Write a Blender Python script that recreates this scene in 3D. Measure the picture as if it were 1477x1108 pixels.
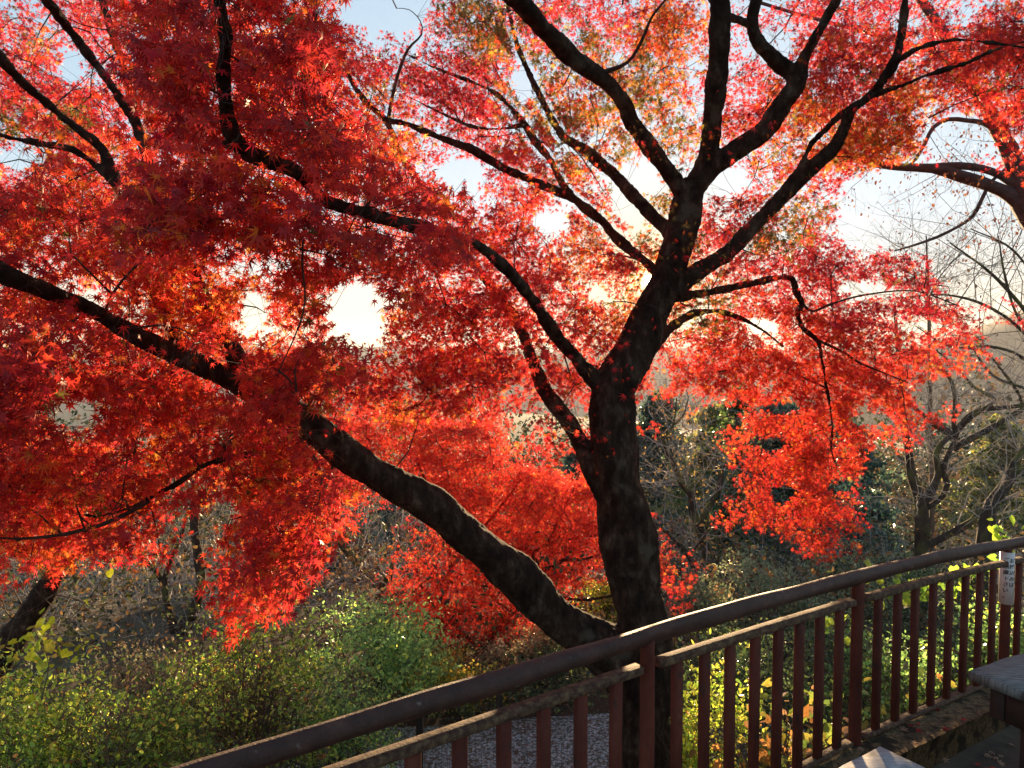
import bpy, math
import numpy as np
from mathutils import Vector, Matrix

S = bpy.context.scene
for o in list(bpy.data.objects):
    bpy.data.objects.remove(o)
R = math.radians
rng = np.random.default_rng(7)

# ------------------------------------------------------------------ camera
EYE = np.array([0.0, 0.0, 1.97]); F = 1040.0; CX, CY = 738.5, 554.0
PITCH = math.atan(49.0 / F)
cam = bpy.data.cameras.new('camera'); camo = bpy.data.objects.new('camera', cam)
S.collection.objects.link(camo); S.camera = camo
cam.sensor_width = 36; cam.lens = 36 * F / 1477.0
cam.clip_start = 0.05; cam.clip_end = 30000
camo.location = EYE; camo.rotation_euler = (math.pi / 2 - PITCH, 0, 0)
RIGHT = np.array([1.0, 0, 0]); FWD = np.array([0, math.cos(PITCH), -math.sin(PITCH)]); UP = np.array([0, math.sin(PITCH), math.cos(PITCH)])

def at(px, py, d):
    px = np.asarray(px, float); py = np.asarray(py, float); d = np.asarray(d, float)
    x = (px - CX) / F * d; y = -(py - CY) / F * d
    return EYE + x[..., None] * RIGHT + y[..., None] * UP + d[..., None] * FWD

def proj(P):
    q = np.asarray(P) - EYE
    d = np.maximum(q @ FWD, 1e-3)
    return CX + q @ RIGHT / d * F, CY - q @ UP / d * F, d

# ------------------------------------------------------------------ light
SUN_AZ, SUN_EL = R(11.3), R(5.4)
SUN_STRENGTH = 4.4; SKY_GAIN = 2.1; SKY_KNEE = 1.0
w = bpy.data.worlds.new('World'); S.world = w; w.use_nodes = True
nt = w.node_tree; bg = nt.nodes['Background']
sky = nt.nodes.new('ShaderNodeTexSky'); sky.sky_type = 'NISHITA'; sky.sun_disc = False
sky.sun_elevation = SUN_EL; sky.sun_rotation = SUN_AZ; sky.altitude = 100
sky.air_density = 1.0; sky.dust_density = 0.3; sky.ozone_density = 2.0
# soft shoulder on the sky's brightness, as a phone camera exposes it, with the low sun's own disc and aureole
def _vm(op, a, b):
    n = nt.nodes.new('ShaderNodeVectorMath'); n.operation = op
    for i, v in enumerate((a, b)):
        if isinstance(v, tuple): n.inputs[i].default_value = v
        else: nt.links.new(v, n.inputs[i])
    return n.outputs['Value'] if op == 'DOT_PRODUCT' else n.outputs[0]
def _m(op, a, b, c=None):
    n = nt.nodes.new('ShaderNodeMath'); n.operation = op
    for i, v in enumerate((a, b, c)):
        if v is None: continue
        if isinstance(v, (int, float)): n.inputs[i].default_value = v
        else: nt.links.new(v, n.inputs[i])
    return n.outputs[0]
_den = _vm('ADD', _vm('SCALE', sky.outputs[0], (0, 0, 0)), (1, 1, 1)); _den.node.inputs[0].links[0].from_node.inputs['Scale'].default_value = 1 / SKY_KNEE
_soft = _vm('DIVIDE', _vm('MULTIPLY', sky.outputs[0], (SKY_GAIN * 1.02, SKY_GAIN * 1.14, SKY_GAIN * 1.26)), _den)
_tc = nt.nodes.new('ShaderNodeTexCoord'); _az = R(10.75)
_dot = _vm('DOT_PRODUCT', _tc.outputs['Generated'], (math.sin(_az) * math.cos(SUN_EL), math.cos(_az) * math.cos(SUN_EL), math.sin(SUN_EL)))
_disc = _m('MULTIPLY', _m('GREATER_THAN', _dot, math.cos(R(.33))), 250.0)
_aur = _m('MULTIPLY', _m('POWER', _m('MAXIMUM', _dot, 0), 3500.0), 6.0)
_near = _m('MULTIPLY', _m('POWER', _m('MAXIMUM', _dot, 0), 200.0), .8)
_col = nt.nodes.new('ShaderNodeCombineXYZ')
for _i, _k in enumerate((1.0, .70, .34)): nt.links.new(_m('MULTIPLY', _m('ADD', _disc, _aur), _k), _col.inputs[_i])
_mix = nt.nodes.new('ShaderNodeMix'); _mix.data_type = 'RGBA'; nt.links.new(_near, _mix.inputs[0]); _sep = nt.nodes.new('ShaderNodeSeparateXYZ'); nt.links.new(_tc.outputs['Generated'], _sep.inputs[0])
_low = _m('MULTIPLY', _m('MAXIMUM', _m('SUBTRACT', 1.0, _m('MULTIPLY', _m('ABSOLUTE', _sep.outputs[2], 0), 6.0)), 0), .75)
_mx2 = nt.nodes.new('ShaderNodeMix'); _mx2.data_type = 'RGBA'; nt.links.new(_low, _mx2.inputs[0]); nt.links.new(_soft, _mx2.inputs[6]); _mx2.inputs[7].default_value = (2.3, 2.0, 1.42, 1)
nt.links.new(_mx2.outputs[2], _mix.inputs[6]); _mix.inputs[7].default_value = (3.0, 2.25, 1.05, 1)
nt.links.new(_vm('ADD', _mix.outputs[2], _col.outputs[0]), bg.inputs[0]); bg.inputs[1].default_value = 0.10
sl = bpy.data.lights.new('sun', 'SUN'); slo = bpy.data.objects.new('sun', sl); S.collection.objects.link(slo)
sl.energy = SUN_STRENGTH; sl.angle = R(0.55); sl.color = (1.0, 0.68, 0.36)
sd = Vector((math.sin(SUN_AZ) * math.cos(SUN_EL), math.cos(SUN_AZ) * math.cos(SUN_EL), math.sin(SUN_EL)))
slo.rotation_euler = sd.to_track_quat('Z', 'Y').to_euler(); slo.location = (0, 0, 20)
S.view_settings.view_transform = 'Standard'; S.view_settings.look = 'None'
S.view_settings.exposure = 2.2; S.view_settings.gamma = 1.0
S.render.engine = 'CYCLES'
S.cycles.max_bounces = 10; S.cycles.diffuse_bounces = 6; S.cycles.transmission_bounces = 8; S.cycles.volume_bounces = 0
S.cycles.glossy_bounces = 2; S.cycles.use_denoising = True

# ------------------------------------------------------------------ helpers
def tag(o, label=None, cat=None, group=None, kind=None):
    for k, v in (('label', label), ('category', cat), ('group', group), ('kind', kind)):
        if v: o[k] = v
    return o

def empty(name, loc, label=None, cat=None, group=None):
    o = bpy.data.objects.new(name, None); S.collection.objects.link(o)
    o.location = tuple(float(v) for v in loc); o.empty_display_size = 0.1
    return tag(o, label, cat, group)

def mesh_obj(name, V, Fc, mat, parent=None, cols=None, smooth=False):
    """Fc: array (n,k) of faces; or list of such arrays"""
    V = np.asarray(V, np.float32)
    if parent is not None:
        V = V - np.array(parent.location, np.float32)
    if isinstance(Fc, np.ndarray): Fc = [Fc]
    Fc = [f for f in Fc if len(f)]
    loops = np.concatenate([f.ravel() for f in Fc]).astype(np.int32)
    cnt = np.concatenate([np.full(len(f), f.shape[1], np.int32) for f in Fc])
    st = np.concatenate([[0], np.cumsum(cnt)[:-1]]).astype(np.int32)
    me = bpy.data.meshes.new(name)
    me.vertices.add(len(V)); me.vertices.foreach_set('co', V.ravel())
    me.loops.add(len(loops)); me.loops.foreach_set('vertex_index', loops)
    me.polygons.add(len(cnt)); me.polygons.foreach_set('loop_start', st); me.polygons.foreach_set('loop_total', cnt)
    if smooth: me.polygons.foreach_set('use_smooth', np.ones(len(cnt), bool))
    me.update(calc_edges=True)
    if cols is not None:
        a = me.color_attributes.new('Col', 'FLOAT_COLOR', 'POINT')
        c4 = np.ones((len(V), 4), np.float32); c4[:, :3] = cols
        a.data.foreach_set('color', c4.ravel())
    me.materials.append(mat)
    o = bpy.data.objects.new(name, me); S.collection.objects.link(o)
    if parent is not None: o.parent = parent
    return o

def nrm(a):
    return a / np.maximum(np.linalg.norm(a, axis=-1, keepdims=True), 1e-9)

def spline(P, step):
    """Catmull-Rom through rows of P (n,4: xyz r); resampled about every step metres"""
    P = np.asarray(P, float)
    if len(P) < 3: 
        n = max(2, int(np.linalg.norm(P[1, :3] - P[0, :3]) / step) + 1); t = np.linspace(0, 1, n)[:, None]
        return P[0] * (1 - t) + P[1] * t
    Q = np.vstack([2 * P[0] - P[1], P, 2 * P[-1] - P[-2]]); out = []
    for i in range(1, len(Q) - 2):
        n = max(2, int(np.linalg.norm(Q[i + 1, :3] - Q[i, :3]) / step) + 1)
        t = np.linspace(0, 1, n, endpoint=False)[:, None]
        a, b, c, d = Q[i - 1], Q[i], Q[i + 1], Q[i + 2]
        out.append(0.5 * (2 * b + (c - a) * t + (2 * a - 5 * b + 4 * c - d) * t * t + (3 * b - a - 3 * c + d) * t ** 3))
    out.append(P[-1:])
    o = np.vstack(out); o[:, 3] = np.maximum(o[:, 3], 0.0008)
    return o

class Tubes:
    def __init__(s): s.g = {}
    def add(s, pts, rad, sides=5, lump=0.0):
        pts = np.asarray(pts, float); s.g.setdefault((len(pts), sides, lump), []).append((pts, np.broadcast_to(np.asarray(rad, float), (len(pts),))))
    def arrays(s):
        Vs, Fs, off = [], [], 0
        for (n, k, lump), L in s.g.items():
            P = np.stack([a for a, b in L]); Rr = np.stack([b for a, b in L]); m = len(L)
            T = np.empty_like(P); T[:, 1:-1] = P[:, 2:] - P[:, :-2]; T[:, 0] = P[:, 1] - P[:, 0]; T[:, -1] = P[:, -1] - P[:, -2]
            T = nrm(T)
            ref = nrm(np.array([0.31, 0.27, 0.911]) + 0 * T); 
            alt = np.abs((T * ref).sum(-1)).max(axis=1) > 0.95
            ref[alt] = nrm(np.array([0.9, -0.42, 0.1]))
            U = nrm(np.cross(T, ref)); W = np.cross(T, U)
            an = np.arange(k) / k * 2 * math.pi
            rr = Rr[:, :, None] * np.ones(k)
            if lump:
                rr = rr * (1 + lump * (rng.random((m, n, k)) - 0.5))
                ph = rng.random((m, 1, 1)) * 6.3; zz = np.arange(n)[None, :, None] * 0.35
                rr = rr * (1 + 0.05 * np.sin(2 * an[None, None] + ph + zz) + 0.04 * np.sin(3 * an[None, None] - ph + 0.6 * zz))
            V = P[:, :, None] + rr[..., None] * (np.cos(an)[None, None, :, None] * U[:, :, None] + np.sin(an)[None, None, :, None] * W[:, :, None])
            V = V.reshape(-1, 3)
            i = np.arange(n - 1)[:, None] * k; j = np.arange(k)[None]; j2 = (j + 1) % k
            q = np.stack([i + j, i + j2, i + k + j2, i + k + j], -1).reshape(-1, 4)
            q = (q[None] + (np.arange(m) * n * k)[:, None, None]).reshape(-1, 4) + off
            Vs.append(V); Fs.append(q)
            caps = np.stack([np.arange(k)[::-1], (n - 1) * k + np.arange(k)])
            caps = (caps[None] + (np.arange(m) * n * k)[:, None, None]).reshape(-1, k) + off
            Fs.append(caps)
            off += len(V)
        return np.vstack(Vs), Fs
    def build(s, name, mat, parent=None, smooth=True):
        V, Fs = s.arrays()
        return mesh_obj(name, V, Fs, mat, parent, smooth=smooth)

# --- leaf templates: (verts (n,3) with x right, y tip, z normal; list of quads)
def maple_template(lobes, detail):
    ang = {7: [-125, -82, -40, 0, 40, 82, 125], 5: [-100, -48, 0, 48, 100]}[lobes]
    ln = {7: [.42, .74, .93, 1.0, .93, .74, .42], 5: [.62, .9, 1.0, .9, .62]}[lobes]
    V = [(0, 0, 0)]; Q = []
    val = []
    edge = [(ang[0] - 38)] + [(a + b) / 2 for a, b in zip(ang, ang[1:])] + [ang[-1] + 38]
    for i, e in enumerate(edge):
        r = 0.10 if i in (0, len(edge) - 1) else 0.22
        V.append((r * math.sin(R(e)), r * math.cos(R(e)), 0.02)); val.append(len(V) - 1)
    for i, (a, l) in enumerate(zip(ang, ln)):
        s, c = math.sin(R(a)), math.cos(R(a)); z = -0.22 * l * l
        V.append((l * s, l * c, z)); tip = len(V) - 1
        if detail:
            for sg in (-1, 1):
                hs = 0.115 * l; rr = 0.52 * l
                V.append((rr * s + sg * hs * c, rr * c - sg * hs * s, -0.04))
            Q.append((0, val[i], tip + 1, tip)); Q.append((0, tip, tip + 2, val[i + 1]))
        else:
            Q.append((0, val[i], tip, val[i + 1]))
    return np.array(V, float), np.array(Q, int)
MAPLE_D = maple_template(7, True); MAPLE = maple_template(7, False); MAPLE_S = maple_template(5, False)
OVAL = (np.array([(0, 0, 0), (.26, .3, .03), (.24, .68, 0), (0, 1, -.12), (-.24, .68, 0), (-.26, .3, .03)], float), np.array([(0, 1, 2, 3), (0, 3, 4, 5)]))
HEART = (np.array([(0, .08, 0), (.3, -.1, .04), (.52, .2, 0), (.4, .62, -.04), (0, 1, -.14), (-.4, .62, -.04), (-.52, .2, 0), (-.3, -.1, .04)], float), np.array([(0, 1, 2, 3), (0, 3, 4, 5), (0, 5, 6, 7)]))
NEEDLE = (np.array([(-.07, 0, 0), (.07, 0, 0), (.05, .8, 0), (-.03, 1, -.06)], float), np.array([(0, 1, 2, 3)]))
TUFT = (np.array([(0, 0, 0), (.45, .2, 0), (.15, .45, .1), (.5, .8, 0), (0, 1, -.1), (-.4, .75, 0), (-.12, .4, .1), (-.5, .25, 0)], float), np.array([(0, 1, 2, 7), (7, 2, 6, 7), (6, 2, 3, 4), (6, 4, 5, 6)])[[0, 2]])

def leaves(tpl, pos, axis, normal, size, col, name, mat, parent=None, curl=0.0):
    TV, TQ = tpl
    Y = nrm(axis); N = normal - (normal * Y).sum(-1, keepdims=True) * Y; N = nrm(N); X = np.cross(Y, N)
    n = len(pos); k = len(TV)
    tv = np.broadcast_to(TV, (n, k, 3)).copy()
    tv[..., 2] *= rng.uniform(0.0, 2.2, (n, 1))
    tv[..., 2] += np.abs(tv[..., 0]) * rng.uniform(-.35, .35, (n, 1))
    tv[..., 0] *= rng.uniform(.8, 1.1, (n, 1))
    V = pos[:, None] + size[:, None, None] * (tv[..., 0:1] * X[:, None] + tv[..., 1:2] * Y[:, None] + tv[..., 2:3] * N[:, None])
    Fq = (TQ[None] + (np.arange(n) * k)[:, None, None]).reshape(-1, TQ.shape[1])
    C = np.repeat(col, k, axis=0)
    return mesh_obj(name, V.reshape(-1, 3), Fq, mat, parent, cols=C)

def rsph(n):
    return nrm(rng.normal(size=(n, 3)))

# ------------------------------------------------------------------ materials
def newmat(name):
    m = bpy.data.materials.new(name); m.use_nodes = True
    return m, m.node_tree, m.node_tree.nodes['Principled BSDF']

def leaf_mat(name, trans=0.5, rough=0.5, tgain=1.25, spec=0.3, tgam=1.0):
    m, t, p = newmat(name); n = t.nodes; L = t.links
    a = n.new('ShaderNodeAttribute'); a.attribute_name = 'Col'
    tc = n.new('ShaderNodeTexCoord'); ns = n.new('ShaderNodeTexNoise'); ns.inputs['Scale'].default_value = 45
    L.new(tc.outputs['Object'], ns.inputs['Vector'])
    mr = n.new('ShaderNodeMapRange'); mr.inputs[1].default_value = .3; mr.inputs[2].default_value = .7; mr.inputs[3].default_value = .75; mr.inputs[4].default_value = 1.2
    L.new(ns.outputs[0], mr.inputs[0])
    vm = n.new('ShaderNodeVectorMath'); vm.operation = 'SCALE'; L.new(a.outputs['Color'], vm.inputs[0]); L.new(mr.outputs[0], vm.inputs['Scale'])
    L.new(vm.outputs[0], p.inputs['Base Color']); p.inputs['Roughness'].default_value = rough
    p.inputs['Specular IOR Level'].default_value = spec
    gm = n.new('ShaderNodeGamma'); gm.inputs[1].default_value = tgam; L.new(vm.outputs[0], gm.inputs[0])
    g = n.new('ShaderNodeVectorMath'); g.operation = 'SCALE'; g.inputs['Scale'].default_value = tgain; L.new(gm.outputs[0], g.inputs[0])
    tr = n.new('ShaderNodeBsdfTranslucent'); L.new(g.outputs[0], tr.inputs[0])
    mx = n.new('ShaderNodeMixShader'); mx.inputs[0].default_value = trans
    L.new(p.outputs[0], mx.inputs[1]); L.new(tr.outputs[0], mx.inputs[2]); L.new(mx.outputs[0], n['Material Output'].inputs[0])
    return m

def noise_mat(name, cols, scale=8, rough=.85, bump=.4, bscale=30, dist=.02, stretch=(1, 1, 1), spec=.25, detail=8, patch=None):
    """cols: list of (pos, rgb) for a ramp over noise; patch: (rgb, scale, lo, hi) second layer"""
    m, t, p = newmat(name); n = t.nodes; L = t.links
    tc = n.new('ShaderNodeTexCoord'); mp = n.new('ShaderNodeMapping'); mp.inputs['Scale'].default_value = stretch
    L.new(tc.outputs['Object'], mp.inputs[0])
    ns = n.new('ShaderNodeTexNoise'); ns.inputs['Scale'].default_value = scale; ns.inputs['Detail'].default_value = detail; ns.inputs['Roughness'].default_value = .65
    L.new(mp.outputs[0], ns.inputs['Vector'])
    cr = n.new('ShaderNodeValToRGB'); e = cr.color_ramp.elements
    while len(e) < len(cols): e.new(.5)
    for el, (ps, c) in zip(e, cols): el.position = ps; el.color = (*c, 1)
    L.new(ns.outputs[0], cr.inputs[0]); out = cr.outputs[0]
    if patch:
        pc, ps, lo, hi = patch
        n2 = n.new('ShaderNodeTexNoise'); n2.inputs['Scale'].default_value = ps; n2.inputs['Detail'].default_value = 6
        L.new(tc.outputs['Object'], n2.inputs['Vector'])
        mr = n.new('ShaderNodeMapRange'); mr.inputs[1].default_value = lo; mr.inputs[2].default_value = hi; L.new(n2.outputs[0], mr.inputs[0])
        mx = n.new('ShaderNodeMix'); mx.data_type = 'RGBA'; L.new(mr.outputs[0], mx.inputs[0]); L.new(out, mx.inputs[6]); mx.inputs[7].default_value = (*pc, 1)
        out = mx.outputs[2]
    L.new(out, p.inputs['Base Color']); p.inputs['Roughness'].default_value = rough; p.inputs['Specular IOR Level'].default_value = spec
    nb = n.new('ShaderNodeTexNoise'); nb.inputs['Scale'].default_value = bscale; nb.inputs['Detail'].default_value = 10; nb.inputs['Roughness'].default_value = .7
    L.new(mp.outputs[0], nb.inputs['Vector'])
    bp = n.new('ShaderNodeBump'); bp.inputs['Strength'].default_value = bump; bp.inputs['Distance'].default_value = dist
    L.new(nb.outputs[0], bp.inputs['Height']); L.new(bp.outputs[0], p.inputs['Normal'])
    return m

M_LEAF = leaf_mat('maple leaf', .55, .5, 1.1, .35, .84)
M_GREEN = leaf_mat('green leaf', .5, .35, 1.9, .6)
M_DRYLEAF = leaf_mat('dry leaf', .35, .6, 1.3, .3)
M_BARK = noise_mat('maple bark', [(.32, (.012, .008, .006)), (.5, (.040, .026, .018)), (.60, (.078, .054, .037)), (.74, (.19, .15, .11))], 13, .9, 1.0, 34, .05, (1, 1, .5), .12, patch=((.10, .082, .060), 6, .60, .70))
M_BARKG = noise_mat('grey bark', [(.3, (.025, .020, .016)), (.6, (.07, .056, .045)), (.8, (.16, .14, .12))], 7, .9, .8, 22, .03, (1, 1, .4), .15, patch=((.12, .13, .045), 3, .5, .66))
M_BARKB = noise_mat('cherry bark', [(.3, (.05, .04, .038)), (.6, (.10, .085, .08)), (.8, (.2, .17, .15))], 10, .8, .6, 30, .02, (1, 1, 2), .3)
M_TWIG = noise_mat('twig bark', [(.3, (.03, .017, .012)), (.7, (.07, .04, .03))], 12, .85, .2, 40, .004)
M_TWIGG = noise_mat('grey twigs', [(.3, (.22, .20, .18)), (.7, (.52, .48, .44))], 3, .8, .2, 40, .004)  # grey lightened in the colour to stand for sunlit rims
M_TWIGB = noise_mat('brown twigs', [(.3, (.06, .045, .035)), (.7, (.17, .13, .10))], 3, .8, .2, 40, .004)

# ------------------------------------------------------------------ terrain
_ty = np.array([-50, 8, 14, 20, 30, 50, 100, 300, 900, 8000]); _tz = np.array([-2.0, -2.0, -2.7, -4.2, -7, -13, -24, -50, -62, -62])
def ground(x, y):
    x = np.asarray(x, float); y = np.asarray(y, float)
    r = np.sqrt(np.maximum(y, 0) ** 2 + (0.55 * x) ** 2)
    z = np.interp(r, _ty, _tz)
    a = np.clip((r - 6) / 30, 0, 1)
    z = z + a * (0.35 * np.sin(x * .31 + .4 * y * .2) + .3 * np.sin(y * .23 + x * .11 + 1)) + np.clip((r - 60) / 200, 0, 1) * 5 * np.sin(x * .013 + 2) * np.cos(y * .011)
    return z

# ground sheet
def build_ground():
    rs = np.concatenate([np.linspace(0, 40, 90), np.geomspace(41, 1700, 70)])
    an = np.linspace(-math.pi, math.pi, 181)
    RR, AA = np.meshgrid(rs, an, indexing='ij')
    X = RR * np.sin(AA); Y = RR * np.cos(AA); Z = ground(X, Y)
    Z = np.where((np.hypot(X, Y) < 3.0), -2.05, Z)
    V = np.stack([X, Y, Z], -1).reshape(-1, 3); n, m = RR.shape
    i = np.arange(n - 1)[:, None] * m; j = np.arange(m - 1)[None]
    Fq = np.stack([i + j, i + m + j, i + m + j + 1, i + j + 1], -1).reshape(-1, 4)
    mat = noise_mat('forest floor', [(.3, (.03, .022, .014)), (.5, (.07, .05, .03)), (.7, (.10, .10, .045))], .9, .95, .6, 6, .05, patch=((.035, .05, .03), .05, .45, .6))
    tag(mesh_obj('ground', V, Fq[:, ::-1], mat, smooth=True), kind='structure')
build_ground()

# distant mountains
def build_mountain(name, d0, d1, prof, col, nx=120, ny=24, rough=3.0):
    px = np.array([p[0] for p in prof], float); hy = np.array([p[1] for p in prof], float)
    xs = np.linspace(px[0], px[-1], nx); u = np.linspace(0, 1, ny)
    top = np.interp(xs, px, hy)
    dm = (d0 + d1) / 2
    hz = (505 - top) / F * dm + EYE[2]
    D = d0 + (d1 - d0) * u
    A = (xs - CX) / F
    X = A[:, None] * dm + 0 * D[None]; X = X * (0.5 + 0.5 * D[None] / dm)
    Y = D[None] + 0 * X
    base = -66.0
    sh = np.sin(u * math.pi) ** 0.8
    Z = base + (hz[:, None] - base) * sh[None]
    Z += rough * sh[None] * (np.sin(X * .02 + Y * .013) + .6 * np.sin(X * .053 - Y * .03) + rng.normal(size=X.shape) * .25) * .5
    V = np.stack([X, Y, Z], -1).reshape(-1, 3)
    i = np.arange(nx - 1)[:, None] * ny; j = np.arange(ny - 1)[None]
    Fq = np.stack([i + j, i + ny + j, i + ny + j + 1, i + j + 1], -1).reshape(-1, 4)
    mat = noise_mat(name, [(.35, tuple(c * .6 for c in col)), (.65, col)], .02, .95, .0, 1, .01)
    tag(mesh_obj(name, V, Fq, mat, smooth=True), kind='structure')
build_mountain('mountain', 420, 900, [(1180, 520), (1290, 505), (1360, 490), (1405, 478), (1440, 460), (1477, 443), (1560, 432), (1700, 436), (1900, 450), (2300, 500)], (.06, .06, .045))
build_mountain('hills', 950, 1500, [(-1500, 492), (-700, 478), (-200, 490), (0, 500), (150, 494), (300, 503), (560, 500), (760, 506), (1000, 501), (1200, 505), (1700, 508)], (.06, .06, .05))

# ------------------------------------------------------------------ railing
M_PAINT = noise_mat('brown rail paint', [(.30, (.026, .012, .009)), (.55, (.052, .023, .017)), (.75, (.095, .045, .032))], 14, .6, .9, 70, .006, (1, 1, 1), .3, patch=((.16, .13, .11), 22, .66, .72))
M_PAINT2 = noise_mat('worn baluster paint', [(.30, (.055, .014, .010)), (.55, (.10, .027, .018)), (.75, (.15, .045, .03))], 9, .7, .7, 70, .004, (1, 1, .4), .15, patch=((.035, .022, .018), 16, .60, .7))
M_MOSSWOOD = noise_mat('lichened rail top', [(.38, (.04, .018, .012)), (.5, (.085, .045, .028)), (.68, (.17, .12, .06))], 40, .8, 1.0, 60, .008, spec=.3)

def rp(t, h):
    t = np.asarray(t, float); h = np.asarray(h, float) + 0 * t
    return np.stack([.49875 + 1.1704 * t, 2.6 + .8268 * t, EYE[2] - h], -1)
RD = np.array([1.1704, .8268, 0]) / 1.433; RN = np.array([.8268, -1.1704, 0]) / 1.433   # along the rail; towards the deck
_ht = [-1.5, -.83, 0, 1, 2.2, 3.6]; _h2 = [-1.5, -.83, 0, .5, 1, 1.5, 2.05, 2.2, 3.6]
def hh(t): return np.interp(t, _h2, [1.033, 1.033, 1.045, 1.064, 1.090, 1.128, 1.185, 1.202, 1.38])
def hb(t): return np.interp(t, _ht, [1.80, 1.82, 1.85, 1.885, 2.02, 2.16])

def board(ts, hfun, wdt, thk, chamfer=.004):
    """a board following the rail; rows of an 8-sided chamfered section"""
    w2, c = wdt / 2, chamfer
    sec = [(-w2 + c, 0), (w2 - c, 0), (w2, -c), (w2, -thk + c), (w2 - c, -thk), (-w2 + c, -thk), (-w2, -thk + c), (-w2, -c)]
    P = rp(ts, hfun(ts)); V = np.stack([P + s * RN + np.array([0, 0, z]) for s, z in sec], 1).reshape(-1, 3)
    n = len(ts); k = 8; i = np.arange(n - 1)[:, None] * k; j = np.arange(k)[None]; j2 = (j + 1) % k
    q = np.stack([i + j, i + k + j, i + k + j2, i + j2], -1).reshape(-1, 4)
    return V, [q, np.array([np.arange(k), (n - 1) * k + np.arange(k)[::-1]])]

def box_mesh(cx, cy, z0, z1, lx, ly, ang, ch=.004, lean=(0, 0)):
    """chamfered upright box"""
    w, h = lx / 2, ly / 2
    sec = [(-w + ch, -h), (w - ch, -h), (w, -h + ch), (w, h - ch), (w - ch, h), (-w + ch, h), (-w, h - ch), (-w, -h + ch)]
    c, s = math.cos(ang), math.sin(ang); V = []
    for zi, z in enumerate((z0, z0 + ch, z1 - ch, z1)):
        f = 1 - ch / w * .9 if zi in (0, 3) else 1
        u = (z - z0) / (z1 - z0)
        for a, b in sec: V.append((cx + lean[0] * u + (a * c - b * s) * f, cy + lean[1] * u + (a * s + b * c) * f, z))
    q = [(r * 8 + j, r * 8 + (j + 1) % 8, r * 8 + 8 + (j + 1) % 8, r * 8 + 8 + j) for r in range(3) for j in range(8)]
    return np.array(V), [np.array(q), np.array([list(range(7, -1, -1)), list(range(24, 32))])]
def cat(parts):
    Vs, G, off = [], {}, 0
    for V, Fl in parts:
        for f in (Fl if isinstance(Fl, list) else [Fl]):
            G.setdefault(f.shape[1], []).append(f + off)
        Vs.append(V); off += len(V)
    return np.vstack(Vs), [np.vstack(g) for g in G.values()]
ANG = math.atan2(RD[1], RD[0])

def build_railing():
    root = empty('railing', rp(1.0, 1.97), 'long brown painted railing with a round handrail running beside the maple trunk', 'railing')
    ts = np.linspace(-1.5, 3.6, 120); P = rp(ts, hh(ts)); P[:, 2] += .0025 * np.sin(ts * 5) + .0012 * np.sin(ts * 17)
    T = Tubes(); T.add(P, .0335 + .0006 * np.sin(ts * 9), 28, .02); T.build('handrail', M_PAINT, root)
    for a, b in ((-1.5, -.03), (.035, .965), (1.035, 2.17), (2.235, 3.6)):
        ts = np.linspace(a, b, 24); V, Fq = board(ts, lambda t: hh(t) + .100, .048, .030); mesh_obj('top_rail', V, Fq, M_MOSSWOOD, root)
        V, Fq = board(ts, lambda t: hb(t), .045, .022); mesh_obj('bottom_rail', V, Fq, M_MOSSWOOD, root)
    for t in (-1.05, 0, 1, 2.2, 3.35):
        z1 = EYE[2] - hh(t); z0 = EYE[2] - hb(t) - .10; p = rp(t, 0)
        zz = np.linspace(z0, z1, 14); Q = np.stack([np.full(14, p[0]), np.full(14, p[1]), zz], -1)
        T = Tubes(); T.add(Q, .0285 if t > .5 else .026, 20, .02); T.build('post', M_PAINT2, root)
    tb = [-i / 9 * 1.01 for i in range(1, 9)] + [i / 9 for i in range(1, 9)] + [1 + i * 1.2 / 9 for i in range(1, 9)] + [2.2 + i * 1.15 / 9 for i in range(1, 9)]
    for i, t in enumerate(tb):
        z1 = EYE[2] - hh(t) - .128; z0 = EYE[2] - hb(t) - .002; p = rp(t, 0)
        V, Fq = box_mesh(p[0], p[1], z0, z1, .044, .028, ANG + rng.normal() * .015, .003, tuple(rng.normal(size=2) * .0015))
        mesh_obj('baluster', V, Fq, M_PAINT2, root)
build_railing()

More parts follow.
